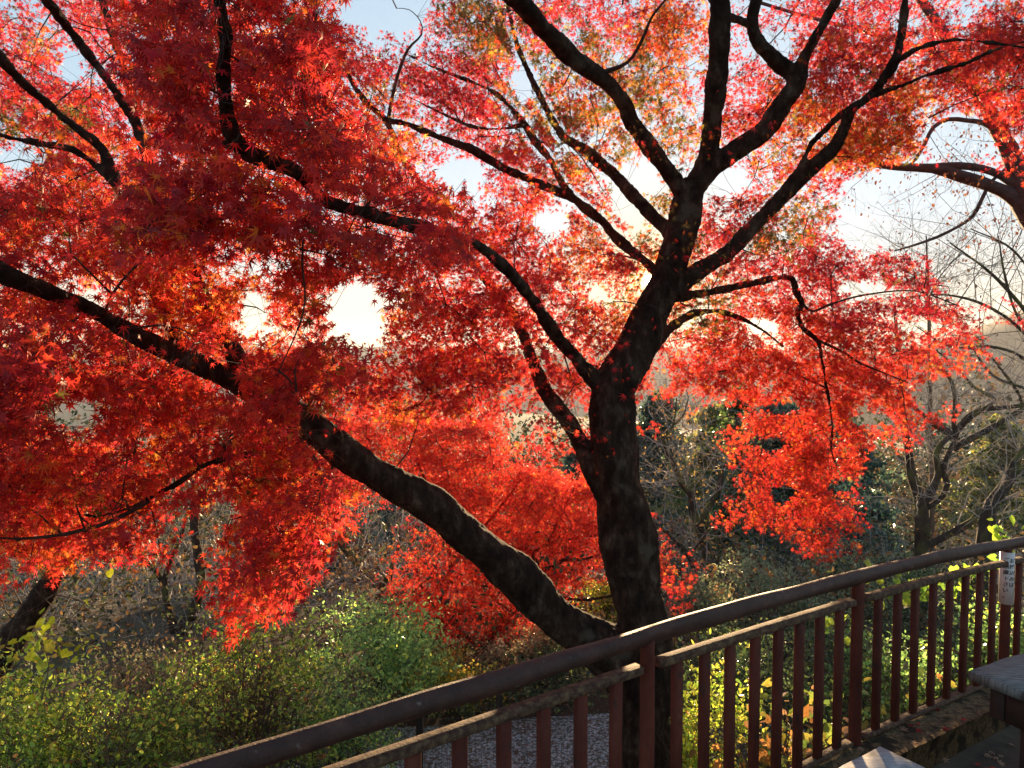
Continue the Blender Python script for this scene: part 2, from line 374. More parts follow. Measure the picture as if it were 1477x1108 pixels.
# sign wrapped on the far post
def build_sign():
    p = rp(2.2, 0); zt = EYE[2] - hh(2.2) - .045; r = .0375
    # centre angle: towards the camera
    a0 = math.atan2(-p[1], -p[0])
    root = empty('notice_sign', (p[0], p[1], zt - .32), 'white notice plate with black vertical Japanese writing wrapped around railing post', 'sign')
    m, t, pb = newmat('sign white'); pb.inputs['Base Color'].default_value = (.62, .56, .54, 1); pb.inputs['Roughness'].default_value = .4
    an = np.linspace(-1.75, 1.75, 40); V = []; 
    for rr in (r, r + .0022):
        for z in (zt - .325, zt):
            V += [(p[0] + rr * math.cos(a0 + a), p[1] + rr * math.sin(a0 + a), z) for a in an]
    n = 40; q = []
    for i in range(n - 1):
        q += [(2 * n + i, 2 * n + i + 1, 3 * n + i + 1, 3 * n + i), (i + 1, i, n + i, n + i + 1), (n + i, 3 * n + i, 3 * n + i + 1, n + i + 1), (i, i + 1, 2 * n + i + 1, 2 * n + i)]
    q += [(0, 2 * n, 3 * n, n), (n - 1, 2 * n - 1, 4 * n - 1, 3 * n - 1)]
    mesh_obj('plate', np.array(V), np.array(q), m, root)
    mk, t, pb = newmat('sign ink'); pb.inputs['Base Color'].default_value = (.02, .02, .02, 1); pb.inputs['Roughness'].default_value = .5
    parts = []
    for s, ox, y0, pitch in (('ご遠慮下さい。', -.004, .078, .0375), ('お持込みは', .026, .080, .0375), ('飲食物の', .056, .080, .0375)):
        for i, ch in enumerate(s):
            cu = bpy.data.curves.new('t', 'FONT'); cu.body = ch; cu.size = .031; cu.align_x = 'CENTER'; cu.resolution_u = 3; cu.offset = .0006
            ob = bpy.data.objects.new('t', cu); S.collection.objects.link(ob); bpy.context.view_layer.update()
            me = bpy.data.meshes.new_from_object(ob.evaluated_get(bpy.context.evaluated_depsgraph_get()))
            if len(me.vertices):
                co = np.array([v.co[:] for v in me.vertices]); me.calc_loop_triangles()
                tr = np.array([lt.vertices[:] for lt in me.loop_triangles])
                a = a0 + (co[:, 0] + ox) / r; z = zt - y0 - i * pitch + co[:, 1] - .0 + .02
                parts.append((np.stack([p[0] + (r + .0035) * np.cos(a), p[1] + (r + .0035) * np.sin(a), z], -1), [tr]))
            bpy.data.objects.remove(ob); bpy.data.meshes.remove(me); bpy.data.curves.remove(cu)
    V, Fl = cat(parts); mesh_obj('lettering', V, Fl, mk, root)
build_sign()

# ------------------------------------------------------------------ deck, table, bench
M_PLANK = noise_mat('weathered plank', [(.32, (.07, .067, .062)), (.5, (.15, .145, .135)), (.68, (.26, .25, .24))], 16, .8, .8, 50, .004, (1, 9, 1), .3, patch=((.16, .14, .06), 5, .58, .68))
M_PLANKW = noise_mat('pale weathered plank', [(.3, (.16, .155, .155)), (.45, (.30, .295, .30)), (.7, (.50, .49, .49))], 14, .75, .7, 50, .003, (1, 8, 1), .3, patch=((.2, .18, .17), 9, .56, .66))
M_DARKWOOD = noise_mat('dark brown timber', [(.3, (.018, .010, .008)), (.6, (.045, .022, .017)), (.8, (.09, .05, .04))], 9, .7, .6, 40, .006, (1, 1, 1), .3)
M_SOIL = noise_mat('mossy kerb', [(.36, (.06, .04, .024)), (.5, (.15, .10, .055)), (.68, (.27, .20, .10))], 60, .95, 1.0, 90, .012, spec=.1, patch=((.04, .03, .02), 12, .5, .6))

def slab(ts, s0, s1, dz0, dz1, name, mat, nn=8, bumpy=0.0):
    s = np.linspace(s0, s1, nn); TT, SS = np.meshgrid(ts, s, indexing='ij')
    top = rp(TT.ravel(), hb(TT.ravel())) + SS.ravel()[:, None] * RN + np.array([0, 0, dz0])
    top[:, 2] += bumpy * rng.normal(size=len(top))
    bot = top.copy(); bot[:, 2] += dz1 - dz0
    n, m = TT.shape; N = n * m
    i = np.arange(n - 1)[:, None] * m; j = np.arange(m - 1)[None]
    q = np.stack([i + j, i + m + j, i + m + j + 1, i + j + 1], -1).reshape(-1, 4)
    e1 = np.array([(a * m, (a + 1) * m, (a + 1) * m + N, a * m + N) for a in range(n - 1)]); e2 = np.array([(a * m + m - 1, (a + 1) * m + m - 1, (a + 1) * m + m - 1 + N, a * m + m - 1 + N) for a in range(n - 1)])
    return tag(mesh_obj(name, np.vstack([top, bot]), np.vstack([q, q[:, ::-1] + N, e1, e2[:, ::-1]]), mat), kind='structure')
slab(np.linspace(-2.2, 4.5, 140), -.06, .175, -.028, -.55, 'kerb', M_SOIL, 7, .0018)
slab(np.linspace(-2.2, 4.5, 60), .178, 4.0, -.17, -.45, 'deck_floor', noise_mat('deck boards', [(.3, (.03, .02, .015)), (.6, (.07, .05, .035)), (.8, (.12, .09, .07))], 8, .9, .8, 60, .006, (1, 1, 1), .2), 40)

def plank_top(c, ux, uy, lx, ly, z1, thk, boards, name, mat, root, gap=.006):
    """boards laid side by side along uy; c = corner"""
    for b in range(boards):
        a0, a1 = b * ly / boards, (b + 1) * ly / boards - gap
        nx = 26; xs = np.linspace(0, lx, nx); V = []
        prof = [(a0 + .004, 0), (a1 - .004, 0), (a1, -.005), (a1, -thk), (a0, -thk), (a0, -.005)]
        for x in xs:
            wv = .002 * math.sin(x * 9 + b) + .0015 * math.sin(x * 31 + b * 2)
            for a, z in prof: 
                P = np.array([c[0], c[1], 0]) + ux * (x + (.006 * math.sin(b * 3.7) if x in (0, lx) else 0)) + uy * (a + .002 * math.sin(x * 23))
                V.append((P[0], P[1], z1 + z + wv))
        k = 6; i = np.arange(nx - 1)[:, None] * k; j = np.arange(k)[None]; j2 = (j + 1) % k
        q = np.stack([i + j, i + k + j, i + k + j2, i + j2], -1).reshape(-1, 4)
        mesh_obj(name, np.array(V), [q, np.array([np.arange(k), (nx - 1) * k + np.arange(k)[::-1]])], mat, root)

def oriented_box(c, ux, uy, lx, ly, z0, z1, name, mat, root):
    a = math.atan2(ux[1], ux[0]); p = np.array(c) + ux[:2] * lx / 2 + uy[:2] * ly / 2
    V, Fq = box_mesh(p[0], p[1], z0, z1, lx, ly, a); return mesh_obj(name, V, Fq, mat, root)

ta = R(27); TX = np.array([math.cos(ta), math.sin(ta), 0]); TY = np.array([math.sin(ta), -math.cos(ta), 0])
tc = at(1397, 967, 2.7)
root = empty('table', (tc[0], tc[1], -.05), 'grey weathered plank table on a dark timber frame beside the railing sign', 'table')
c2 = tc[:2]
plank_top(c2, TX, TY, 1.3, .75, tc[2], .035, 4, 'top_board', M_PLANK, root)
oriented_box(c2 + TX[:2] * .03 + TY[:2] * .06, TX, TY, 1.24, .05, tc[2] - .155, tc[2] - .037, 'apron', M_DARKWOOD, root)
oriented_box(c2 + TX[:2] * .03 + TY[:2] * .115, TX, TY, .05, .52, tc[2] - .155, tc[2] - .037, 'apron', M_DARKWOOD, root)
oriented_box(c2 + TX[:2] * .03 + TY[:2] * .64, TX, TY, 1.24, .05, tc[2] - .155, tc[2] - .037, 'apron', M_DARKWOOD, root)
for sx in (.10, 1.1):
    for sy in (.13, .54):
        oriented_box(c2 + TX[:2] * sx + TY[:2] * sy, TX, TY, .095, .095, -.28, tc[2] - .040, 'leg', M_DARKWOOD, root)
bc = at(1268, 1076, 2.77)
ta = R(33); BX = np.array([-math.cos(ta), -math.sin(ta), 0]); BY = np.array([math.sin(ta), -math.cos(ta), 0])
root = empty('bench', (bc[0], bc[1], -.2), 'pale grey weathered board bench, only its corner showing below the railing', 'bench')
plank_top(bc[:2], BX, BY, 1.2, .36, bc[2], .035, 2, 'seat_board', M_PLANKW, root, .004)
for sx in (.08, 1.0):
    for sy in (.05, .24):
        oriented_box(bc[:2] + BX[:2] * sx + BY[:2] * sy, BX, BY, .07, .07, -.28, bc[2] - .037, 'leg', M_DARKWOOD, root)

# fallen leaves on the kerb and the deck, one by one
crim = np.array([.42, .03, .02]); tan = np.array([.45, .27, .16])
for i in range(46):
    t = rng.uniform(.75, 2.1); s = rng.uniform(-.03, .42)
    z = -.024 if s < .172 else -.166
    p = rp(t, hb(t)) + RN * s + np.array([0, 0, z])
    sz = rng.uniform(.022, .036); ax = rsph(1); ax[:, 2] *= .15; nn = np.array([[0, 0, 1.0]]) + rsph(1) * .35
    c = (crim * rng.uniform(.6, 1.5) if rng.random() < .6 else tan * rng.uniform(.6, 1.2))[None]
    e = empty('tmp', p); o = leaves(MAPLE_D, np.array([[p[0], p[1], p[2] + .006]]), ax, nn, np.array([sz]), c, 'fallen_leaf', M_DRYLEAF, None)
    bpy.data.objects.remove(e)
    tag(o, 'curled dry maple leaf lying on the mossy kerb or deck floor by the railing', 'leaf', 'fallen leaves on the deck')

# ------------------------------------------------------------------ path and wire fence below
def build_path():
    xs = np.linspace(-2.3, 6, 70); ys = np.linspace(3.2, 7.5, 30); X, Y = np.meshgrid(xs, ys, indexing='ij')
    Y = Y + .12 * np.sin(X * 1.3) * (Y - 3.2) / 4
    Z = ground(X, Y) + .02 + rng.normal(size=X.shape) * .004
    V = np.stack([X, Y, Z], -1).reshape(-1, 3); n, m = X.shape; i = np.arange(n - 1)[:, None] * m; j = np.arange(m - 1)[None]
    q = np.stack([i + j, i + m + j, i + m + j + 1, i + j + 1], -1).reshape(-1, 4)
    mt = noise_mat('gravel', [(.38, (.06, .072, .07)), (.5, (.22, .27, .27)), (.62, (.50, .60, .60))], 38, .9, 1.0, 45, .02, patch=((.10, .085, .055), 26, .52, .58))
    tag(mesh_obj('path', V, q, mt), kind='structure')
build_path()
def build_wire_fence():
    M_POST = noise_mat('dark fence post', [(.3, (.015, .013, .010)), (.7, (.04, .033, .028))], 12, .8, .4, 50, .004)
    M_WIRE = noise_mat('green wire', [(.3, (.02, .035, .03)), (.7, (.045, .07, .06))], 12, .5, .1, 50, .001)
    root = empty('wire_fence', (0, 6.2, -2), 'low wire mesh fence on dark posts along the gravel path below', 'fence')
    xs = [(p - CX) / F * 6.25 for p in (120, 240, 360, 480, 603, 720, 840)]
    for x in xs:
        V, Fq = box_mesh(x, 6.2, -2.05, -1.04 + rng.normal() * .012, .058, .058, 0, .006); mesh_obj('post', V, Fq, M_POST, root)
    T = Tubes()
    for x in np.arange(xs[0], xs[-1] + .01, .05):
        T.add([(x, 6.16, -1.98), (x + rng.normal() * .003, 6.16, -1.10)], .0016, 4)
    for z in np.arange(-1.95, -1.09, .10):
        T.add([(xs[0], 6.163, z), (xs[-1], 6.163, z)], .0016, 4)
    T.build('wire_mesh', M_WIRE, root)
build_wire_fence()

# ------------------------------------------------------------------ vegetation tools
def limb(rows, step=.06):
    """rows (px, py, depth, width px) -> (n,4) world xyz, radius"""
    a = np.array(rows, float); P = at(a[:, 0], a[:, 1], a[:, 2]); r = a[:, 3] * a[:, 2] / F / 2
    return spline(np.column_stack([P, r]), step)

def wander(p0, d0, length, n, jit, up=0.0):
    d = np.array(d0, float); P = [np.array(p0, float)]; st = length / (n - 1)
    for i in range(n - 1):
        d = d + rng.normal(size=3) * jit + np.array([0, 0, up]); d /= np.linalg.norm(d) + 1e-9; P.append(P[-1] + d * st)
    return np.array(P), d

def twigs_on(TS, L, count, length, r0, levels=2, jit=.28, up=.05, t0=.3, tips=None, sub=4, n=6, spread=1.0):
    """side branches along a limb, each carrying finer ones"""
    P = L[:, :3]; m = len(P)
    for c in range(count):
        i = min(m - 2, int((t0 + (1 - t0) * rng.random()) * (m - 1))); tg = P[i + 1] - P[i]; tg = tg / (np.linalg.norm(tg) + 1e-9)
        v = rng.normal(size=3); v -= v @ tg * tg; v /= np.linalg.norm(v) + 1e-9
        d = tg * rng.uniform(.3, 1.0) + v * spread
        d /= np.linalg.norm(d); ln = length * rng.uniform(.5, 1.25)
        Q, de = wander(P[i], d, ln, n, jit, up); rad = np.linspace(min(r0, L[i, 3] * .8), r0 * .3, n)
        TS.add(Q, rad, 4 if r0 > .006 else 3)
        if tips is not None: tips.append(Q[-1]); tips.append(Q[n // 2])
        if levels > 1:
            twigs_on(TS, np.column_stack([Q, rad]), sub, length * .48, r0 * .45, levels - 1, jit * 1.1, up, .25, tips, sub, max(4, n - 1), spread)

def foliage(pts, per, spread, size, pal, wts, name, mat, parent, tpl=OVAL, drop=-.2, squash=.6, seed=None, outward=None):
    """clusters of leaves around points"""
    pts = np.asarray(pts); n = len(pts) * per
    pos = np.repeat(pts, per, 0) + rng.normal(size=(n, 3)) * spread * np.array([1, 1, squash])
    pal = np.array(pal); ci = rng.choice(len(pal), n, p=np.array(wts) / sum(wts)); br = rng.uniform(.7, 1.3, (n, 1)) * np.repeat(rng.uniform(.75, 1.25, (len(pts), 1)), per, 0)
    ax = rsph(n) + np.array([0, 0, drop]); nn = rsph(n) + np.array([0, 0, .7])
    return leaves(tpl, pos, ax, nn, size * rng.uniform(.5, 1.4, n), pal[ci] * br, name, mat, parent)

# ------------------------------------------------------------------ the great maple
rows = {
 'trunk': [(945, 1290, 5.0, 95), (935, 1120, 5.0, 86), (930, 1000, 5.0, 80), (925, 895, 5.0, 75), (913, 820, 5.0, 78), (904, 770, 5.0, 77), (898, 720, 5.0, 74), (888, 665, 5.0, 69), (881, 610, 5.0, 62), (885, 560, 5.0, 63), (906, 524, 5.02, 64), (925, 488, 5.05, 56), (940, 452, 5.07, 50), (957, 416, 5.1, 46), (972, 370, 5.12, 45), (984, 325, 5.15, 46), (992, 288, 5.15, 44), (1003, 262, 5.15, 34)],
 'A': [(990, 300, 5.15, 30), (978, 267, 5.1, 24), (962, 243, 5.05, 23), (938, 213, 5.0, 23), (913, 180, 4.9, 23), (899, 146, 4.8, 22), (870, 115, 4.65, 23), (834, 92, 4.5, 24), (812, 70, 4.4, 25), (787, 43, 4.25, 26), (762, 16, 4.1, 27), (730, -12, 4.0, 26), (690, -40, 3.9, 22)],
 'B': [(1006, 262, 5.15, 30), (1022, 217, 5.1, 27), (1030, 144, 4.95, 28), (1037, 72, 4.8, 31), (1040, 0, 4.7, 30), (1043, -50, 4.6, 26)],
 'C': [(1004, 268, 5.15, 34), (1028, 240, 5.12, 30), (1064, 216, 5.05, 29), (1100, 191, 5.0, 29), (1123, 158, 4.95, 28), (1148, 122, 4.9, 27), (1158, 90, 4.85, 18), (1176, 54, 4.75, 15), (1194, 22, 4.7, 14), (1212, -10, 4.6, 12), (1225, -40, 4.6, 10)],
 'C2': [(1148, 112, 4.9, 20), (1130, 98, 4.9, 22), (1108, 78, 4.85, 22), (1091, 54, 4.8, 20), (1085, 25, 4.75, 19), (1092, -5, 4.7, 17), (1098, -40, 4.7, 15)],
 'C3': [(1088, 40, 4.8, 15), (1068, 30, 4.9, 13), (1052, 24, 5.0, 11), (1030, 5, 5.1, 9), (1010, -20, 5.2, 7)],
 'D': [(972, 425, 5.1, 30), (999, 397, 5.15, 27), (1049, 365, 5.2, 22), (1085, 328, 5.2, 21), (1121, 292, 5.15, 22), (1150, 260, 5.1, 23), (1179, 235, 5.0, 21), (1201, 213, 4.95, 20), (1215, 191, 4.9, 18), (1230, 158, 4.8, 14), (1251, 141, 4.8, 13), (1277, 112, 4.7, 14), (1292, 85, 4.65, 13), (1302, 36, 4.6, 11), (1306, -10, 4.5, 10)],
 'D2': [(1152, 250, 5.1, 9), (1161, 226, 5.05, 8), (1172, 206, 5.0, 8), (1194, 184, 4.9, 8), (1222, 157, 4.85, 9), (1262, 137, 4.75, 9), (1302, 123, 4.6, 8), (1338, 108, 4.5, 7), (1390, 92, 4.3, 6), (1440, 70, 4.2, 5), (1500, 55, 4.1, 4)],
 'D3': [(1285, 95, 4.7, 10), (1320, 72, 4.5, 8), (1374, 58, 4.4, 6), (1430, 62, 4.3, 5), (1490, 70, 4.2, 4)],
 'E': [(965, 430, 5.1, 16), (1010, 424, 5.5, 12), (1049, 416, 5.8, 11), (1085, 409, 6.0, 10), (1120, 401, 6.2, 9.5), (1142, 402, 6.3, 9), (1148, 420, 6.3, 8.5), (1157, 440, 6.35, 8), (1150, 450, 6.4, 8), (1157, 472, 6.45, 7.5), (1179, 492, 6.5, 7), (1186, 524, 6.5, 5.5), (1191, 553, 6.5, 5), (1197, 586, 6.5, 4.5), (1201, 618, 6.5, 4), (1199, 647, 6.5, 3.2), (1208, 680, 6.5, 2.4)],
 'E2': [(1177, 490, 6.5, 4.5), (1212, 506, 6.4, 4), (1241, 524, 6.3, 3.4), (1270, 536, 6.2, 2.6), (1310, 552, 6.1, 2)],
 'E3': [(1155, 436, 6.35, 4.5), (1172, 449, 6.4, 4), (1201, 438, 6.45, 3.2), (1250, 425, 6.5, 2.6), (1320, 420, 6.5, 2.2), (1380, 440, 6.5, 1.8)],
 'E4': [(1192, 560, 6.5, 3), (1160, 545, 6.6, 2.6), (1120, 525, 6.7, 2.4), (1060, 520, 6.8, 2)],
 'E5': [(1200, 612, 6.5, 2.8), (1165, 630, 6.6, 2.4), (1120, 660, 6.7, 2), (1080, 700, 6.8, 1.6)],
 'Fb': [(938, 500, 5.05, 22), (955, 484, 5.3, 16), (980, 464, 5.7, 12), (1002, 452, 6.0, 11), (1040, 450, 6.2, 8), (1090, 470, 6.4, 6), (1130, 500, 6.6, 4)],
 'G': [(975, 350, 5.15, 22), (955, 325, 5.3, 19), (930, 300, 5.4, 18), (911, 280, 5.5, 18), (888, 253, 5.7, 18), (860, 231, 5.8, 17), (836, 212, 5.9, 14), (812, 196, 6.0, 12), (790, 160, 6.1, 10), (765, 110, 6.2, 8), (745, 60, 6.2, 7), (730, 0, 6.2, 5)],
 'H': [(965, 410, 5.2, 14), (930, 378, 5.6, 13), (890, 345, 5.9, 13), (870, 320, 6.0, 13), (841, 300, 6.0, 12), (812, 267, 6.1, 11), (794, 231, 6.15, 10), (769, 202, 6.2, 10), (754, 175, 6.2, 9), (718, 137, 6.3, 7), (682, 119, 6.4, 5.5), (635, 101, 6.5, 4.5), (590, 80, 6.6, 3)],
 'I': [(905, 355, 5.8, 11), (880, 330, 5.85, 11), (845, 298, 5.8, 11), (800, 275, 5.8, 12), (769, 260, 5.8, 13), (726, 242, 5.8, 12), (682, 217, 5.8, 12), (639, 200, 5.8, 10), (588, 180, 5.8, 9), (556, 172, 5.8, 8), (530, 145, 5.8, 5), (500, 110, 5.8, 4)],
 'I2': [(754, 180, 6.2, 7), (720, 186, 6.2, 6), (680, 182, 6.2, 5), (630, 160, 6.3, 4), (590, 140, 6.3, 3)],
 'L': [(880, 585, 5.0, 26), (862, 552, 5.0, 26), (845, 533, 4.95, 23), (824, 508, 4.9, 20), (805, 488, 4.8, 19), (780, 452, 4.6, 18), (762, 425, 4.4, 17), (747, 405, 4.2, 17), (720, 378, 4.05, 17), (693, 357, 3.9, 17), (655, 340, 3.75, 17), (615, 330, 3.6, 18), (574, 321, 3.5, 19), (534, 310, 3.3, 20), (500, 299, 3.2, 20), (466, 288, 3.1, 20), (440, 256, 3.0, 22), (415, 244, 2.95, 24), (379, 231, 2.9, 25), (350, 216, 2.85, 24), (336, 195, 2.8, 21), (326, 155, 2.75, 20), (323, 108, 2.7, 21), (325, 60, 2.6, 19), (318, 11, 2.5, 17), (312, -30, 2.4, 15)],
 'L2': [(345, 213, 2.85, 14), (325, 208, 2.85, 11), (307, 205, 2.85, 8), (298, 203, 2.84, 4)],
 'M': [(880, 730, 5.0, 28), (860, 692, 5.0, 28), (841, 645, 5.05, 26), (822, 612, 5.1, 25), (798, 582, 5.2, 22), (782, 555, 5.3, 20), (770, 522, 5.4, 19), (757, 490, 5.6, 17), (747, 467, 5.7, 16), (722, 430, 5.9, 14), (690, 390, 6.0, 12), (640, 320, 6.1, 11), (599, 256, 6.2, 10), (577, 220, 6.2, 10), (559, 177, 6.2, 10), (537, 157, 6.2, 9), (516, 134, 6.2, 8), (497, 90, 6.2, 7), (490, 40, 6.2, 5)],
 'M2': [(559, 178, 6.2, 6), (566, 140, 6.2, 5), (574, 108, 6.2, 5), (588, 72, 6.2, 4), (608, 50, 6.2, 2.5), (606, 30, 6.2, 1.6), (590, 14, 6.2, 1.2), (572, 12, 6.2, .8)],
 'N': [(960, 1020, 5.0, 55), (915, 975, 5.0, 82), (871, 940, 5.0, 72), (824, 906, 4.95, 61), (790, 877, 4.9, 59), (757, 845, 4.83, 59), (724, 813, 4.75, 58), (680, 775, 4.7, 54), (632, 738, 4.6, 50), (577, 703, 4.5, 49), (530, 674, 4.4, 48), (483, 644, 4.3, 47), (433, 602, 4.2, 39), (385, 577, 4.1, 33), (340, 556, 4.0, 27), (289, 528, 3.9, 31), (235, 503, 3.8, 28), (181, 475, 3.6, 26), (144, 454, 3.5, 25), (90, 430, 3.3, 26), (36, 408, 3.1, 29), (0, 390, 3.0, 35), (-50, 368, 2.9, 36), (-110, 350, 2.8, 34)],
 'O': [(352, 560, 4.05, 28), (345, 525, 4.0, 28), (333, 500, 3.95, 28), (310, 460, 4.0, 22), (285, 410, 4.0, 20), (255, 340, 4.0, 18), (225, 270, 4.0, 17), (208, 215, 4.0, 16), (197, 178, 4.0, 13), (183, 110, 4.0, 11), (165, 60, 4.0, 11), (150, 10, 4.0, 11), (142, -30, 4.0, 10)],
 'P': [(270, 520, 3.9, 20), (240, 460, 3.9, 16), (205, 380, 3.9, 15), (180, 300, 3.9, 14), (163, 253, 3.9, 15), (144, 213, 3.9, 14), (119, 191, 3.85, 13), (83, 162, 3.8, 13), (54, 137, 3.7, 12), (25, 112, 3.6, 13), (0, 83, 3.5, 14), (-40, 45, 3.4, 13)],
 'P2': [(163, 262, 3.9, 12), (134, 235, 3.9, 11), (105, 216, 3.85, 11), (65, 208, 3.8, 10), (22, 200, 3.7, 9), (-10, 193, 3.6, 9), (-50, 185, 3.5, 8)],
 'Q': [(200, 190, 4.0, 10), (165, 130, 3.9, 11), (125, 75, 3.8, 13), (97, 38, 3.7, 14), (83, 20, 3.6, 14), (65, -2, 3.5, 14), (50, -30, 3.4, 14)],
 'R': [(430, 612, 4.2, 14), (400, 640, 4.0, 11), (360, 655, 3.8, 10), (318, 663, 3.6, 9.5), (289, 674, 3.55, 9), (253, 699, 3.5, 8.5), (217, 719, 3.4, 8), (181, 735, 3.35, 7), (134, 745, 3.3, 6.5), (97, 734, 3.25, 5.5), (69, 719, 3.2, 4.5), (32, 707, 3.15, 3), (0, 700, 3.1, 2)],
 'R2': [(215, 722, 3.4, 7), (181, 742, 3.3, 7), (144, 758, 3.25, 6), (90, 771, 3.2, 5), (50, 776, 3.15, 4.5), (20, 777, 3.1, 3.5), (-20, 775, 3.0, 2.5)],
 'R3': [(90, 770, 3.2, 3.5), (72, 757, 3.2, 3), (60, 745, 3.2, 2.5), (45, 735, 3.2, 1.6)],
 'Ta': [(470, 290, 3.1, 4), (455, 305, 2.9, 3.5), (440, 325, 2.85, 3), (436, 380, 2.8, 3), (440, 434, 2.8, 2.6), (427, 481, 2.8, 2.2), (402, 535, 2.8, 1.6)],
 'Tb': [(330, 142, 2.75, 5), (310, 133, 2.75, 4.5), (285, 115, 2.7, 3.6), (262, 102, 2.65, 3), (246, 94, 2.6, 2.2)],
 'Tc': [(150, 455, 3.5, 5), (165, 420, 3.2, 4), (190, 390, 3.0, 3.5), (215, 365, 2.9, 3), (235, 330, 2.8, 2)],
 'Td': [(120, 450, 3.4, 4), (100, 470, 3.2, 3), (80, 500, 3.1, 2.4), (65, 540, 3.0, 1.6)],
 'Te': [(450, 655, 4.25, 9), (420, 700, 4.0, 6), (395, 740, 3.8, 5), (370, 790, 3.7, 4), (345, 850, 3.6, 2.5)],
 'Tf': [(480, 665, 4.3, 8), (470, 700, 4.2, 6), (450, 740, 4.1, 4), (430, 770, 4.1, 3)],
 'Tg': [(870, 105, 4.65, 8), (905, 90, 4.5, 5), (925, 60, 4.4, 5), (940, 25, 4.3, 4), (960, 0, 4.2, 3)],
}
LIMBS = {k: limb(v) for k, v in rows.items()}
HIDE_OK = {'O', 'M', 'G', 'P', 'H'}

THIN = []
def build_great_maple():
    base = at(945, 1250, 5.0); base[2] = -2.0
    root = empty('maple_tree', base, 'great red maple with dark forked trunk rising behind the brown railing', 'tree')
    T = Tubes(); Tf = Tubes()
    for k, L in LIMBS.items():
        L = L.copy(); thick = L[:, 3].max() > .02
        if thick:
            ph = rng.random() * 6; s = np.arange(len(L)) * .06
            L[:, 3] *= 1 + .05 * np.sin(s * 7 + ph) + .025 * np.sin(s * 17 + ph) + rng.normal(size=len(L)) * .004
            L[:, :3] += (np.sin(s * 7 + ph)[:, None] * .08 * L[:, 3:4]) * np.array([.5, .3, .8])
            T.add(L[:, :3], L[:, 3], 20, .014)
        else: THIN.append(L)
    o = T.build('trunk', M_BARK, root)
    m = o.modifiers.new('r', 'REMESH'); m.mode = 'VOXEL'; m.voxel_size = .011; m.use_smooth_shade = True
    m = o.modifiers.new('s', 'SMOOTH'); m.factor = .5; m.iterations = 5
    for nm, sc, st in (('bark lumps', .16, .030), ('bark plates', .035, .014)):
        tx = bpy.data.textures.new(nm, 'CLOUDS'); tx.noise_scale = sc; tx.noise_depth = 3
        m = o.modifiers.new(nm, 'DISPLACE'); m.texture = tx; m.texture_coords = 'LOCAL'; m.strength = st; m.mid_level = .5
    # roots flare
    return root
great = build_great_maple()

PAL = np.array([(.46, .024, .030), (.62, .030, .024), (.74, .050, .020), (.80, .17, .02), (.80, .36, .05), (.15, .13, .025), (.42, .010, .026), (.30, .20, .03)])
#        crimson red scarlet orange yelor olive magenta
WTS = {'a': (3.5, 5, 2.6, .5, 0, .06, .4, 0), 'b': (2, 5, 3.6, 1.0, .05, .1, .3, 0), 'c': (.5, 3, 5, 3.5, .8, .2, 0, .1), 'd': (2.5, 5, 2.5, .7, .1, .1, 1, 0),
       'e': (5, 3.5, .8, .3, .05, .2, 5, 0), 'f': (.4, .6, .8, 2.4, .7, 7.5, .2, 3), 'i': (.6, 1.6, 3, 4.4, 1.3, 1.5, .1, .6), 'g': (1.2, 4.5, 5, .8, .1, .05, .2, 0), 'h': (.8, 4.5, 5, .4, .05, 0, .2, 0)}
DEP = {'a': (2.3, 3.3), 'b': (2.9, 4.4), 'c': (3.5, 5.0), 'd': (4.4, 6.0), 'e': (5.4, 7.4), 'f': (4.5, 6.0), 'i': (4.8, 6.4), 'g': (5.9, 7.2), 'h': (9.4, 11.2)}
DENS = """
4478888888 8610158887 7768853357 7874357
6767588888 8873343898 7768853458 8888899
7655789999 9998888876 7776534657 8888888
8887799799 9988888886 8888546898 8898988
8898778889 8888868888 9886457888 9986347
6688787798 8888765788 8753567578 9983114
8888899986 7998961378 8642532346 8310001
9988899878 8888888788 6656857886 3000000
8879999788 8888899886 6888878878 6100000
8788999987 8887889998 7788888888 8763001
7785899874 8753789998 7667888888 8876521
8887678984 8831789998 8777889999 8888731
9999989988 8843899988 8888689999 9887510
9999999899 9987899988 9886888899 9884100
9854898769 9889999868 6645214799 9897000
9855999689 9999999922 5601003899 8550000
9999899889 9988899943 5700003799 8200000
9986886559 9983479999 9900001699 7200000
9988884029 9930059999 9900004768 5000000
8998651049 9600147999 9903000027 3000000
2441100069 8000488888 8607300001 0000000
0000000078 4000699874 3000300000 0000000
0000000021 0000269876 3000000000 0000000
0000000000 0000452000 0000000000 0000000
""".split('\n')[1:-1]
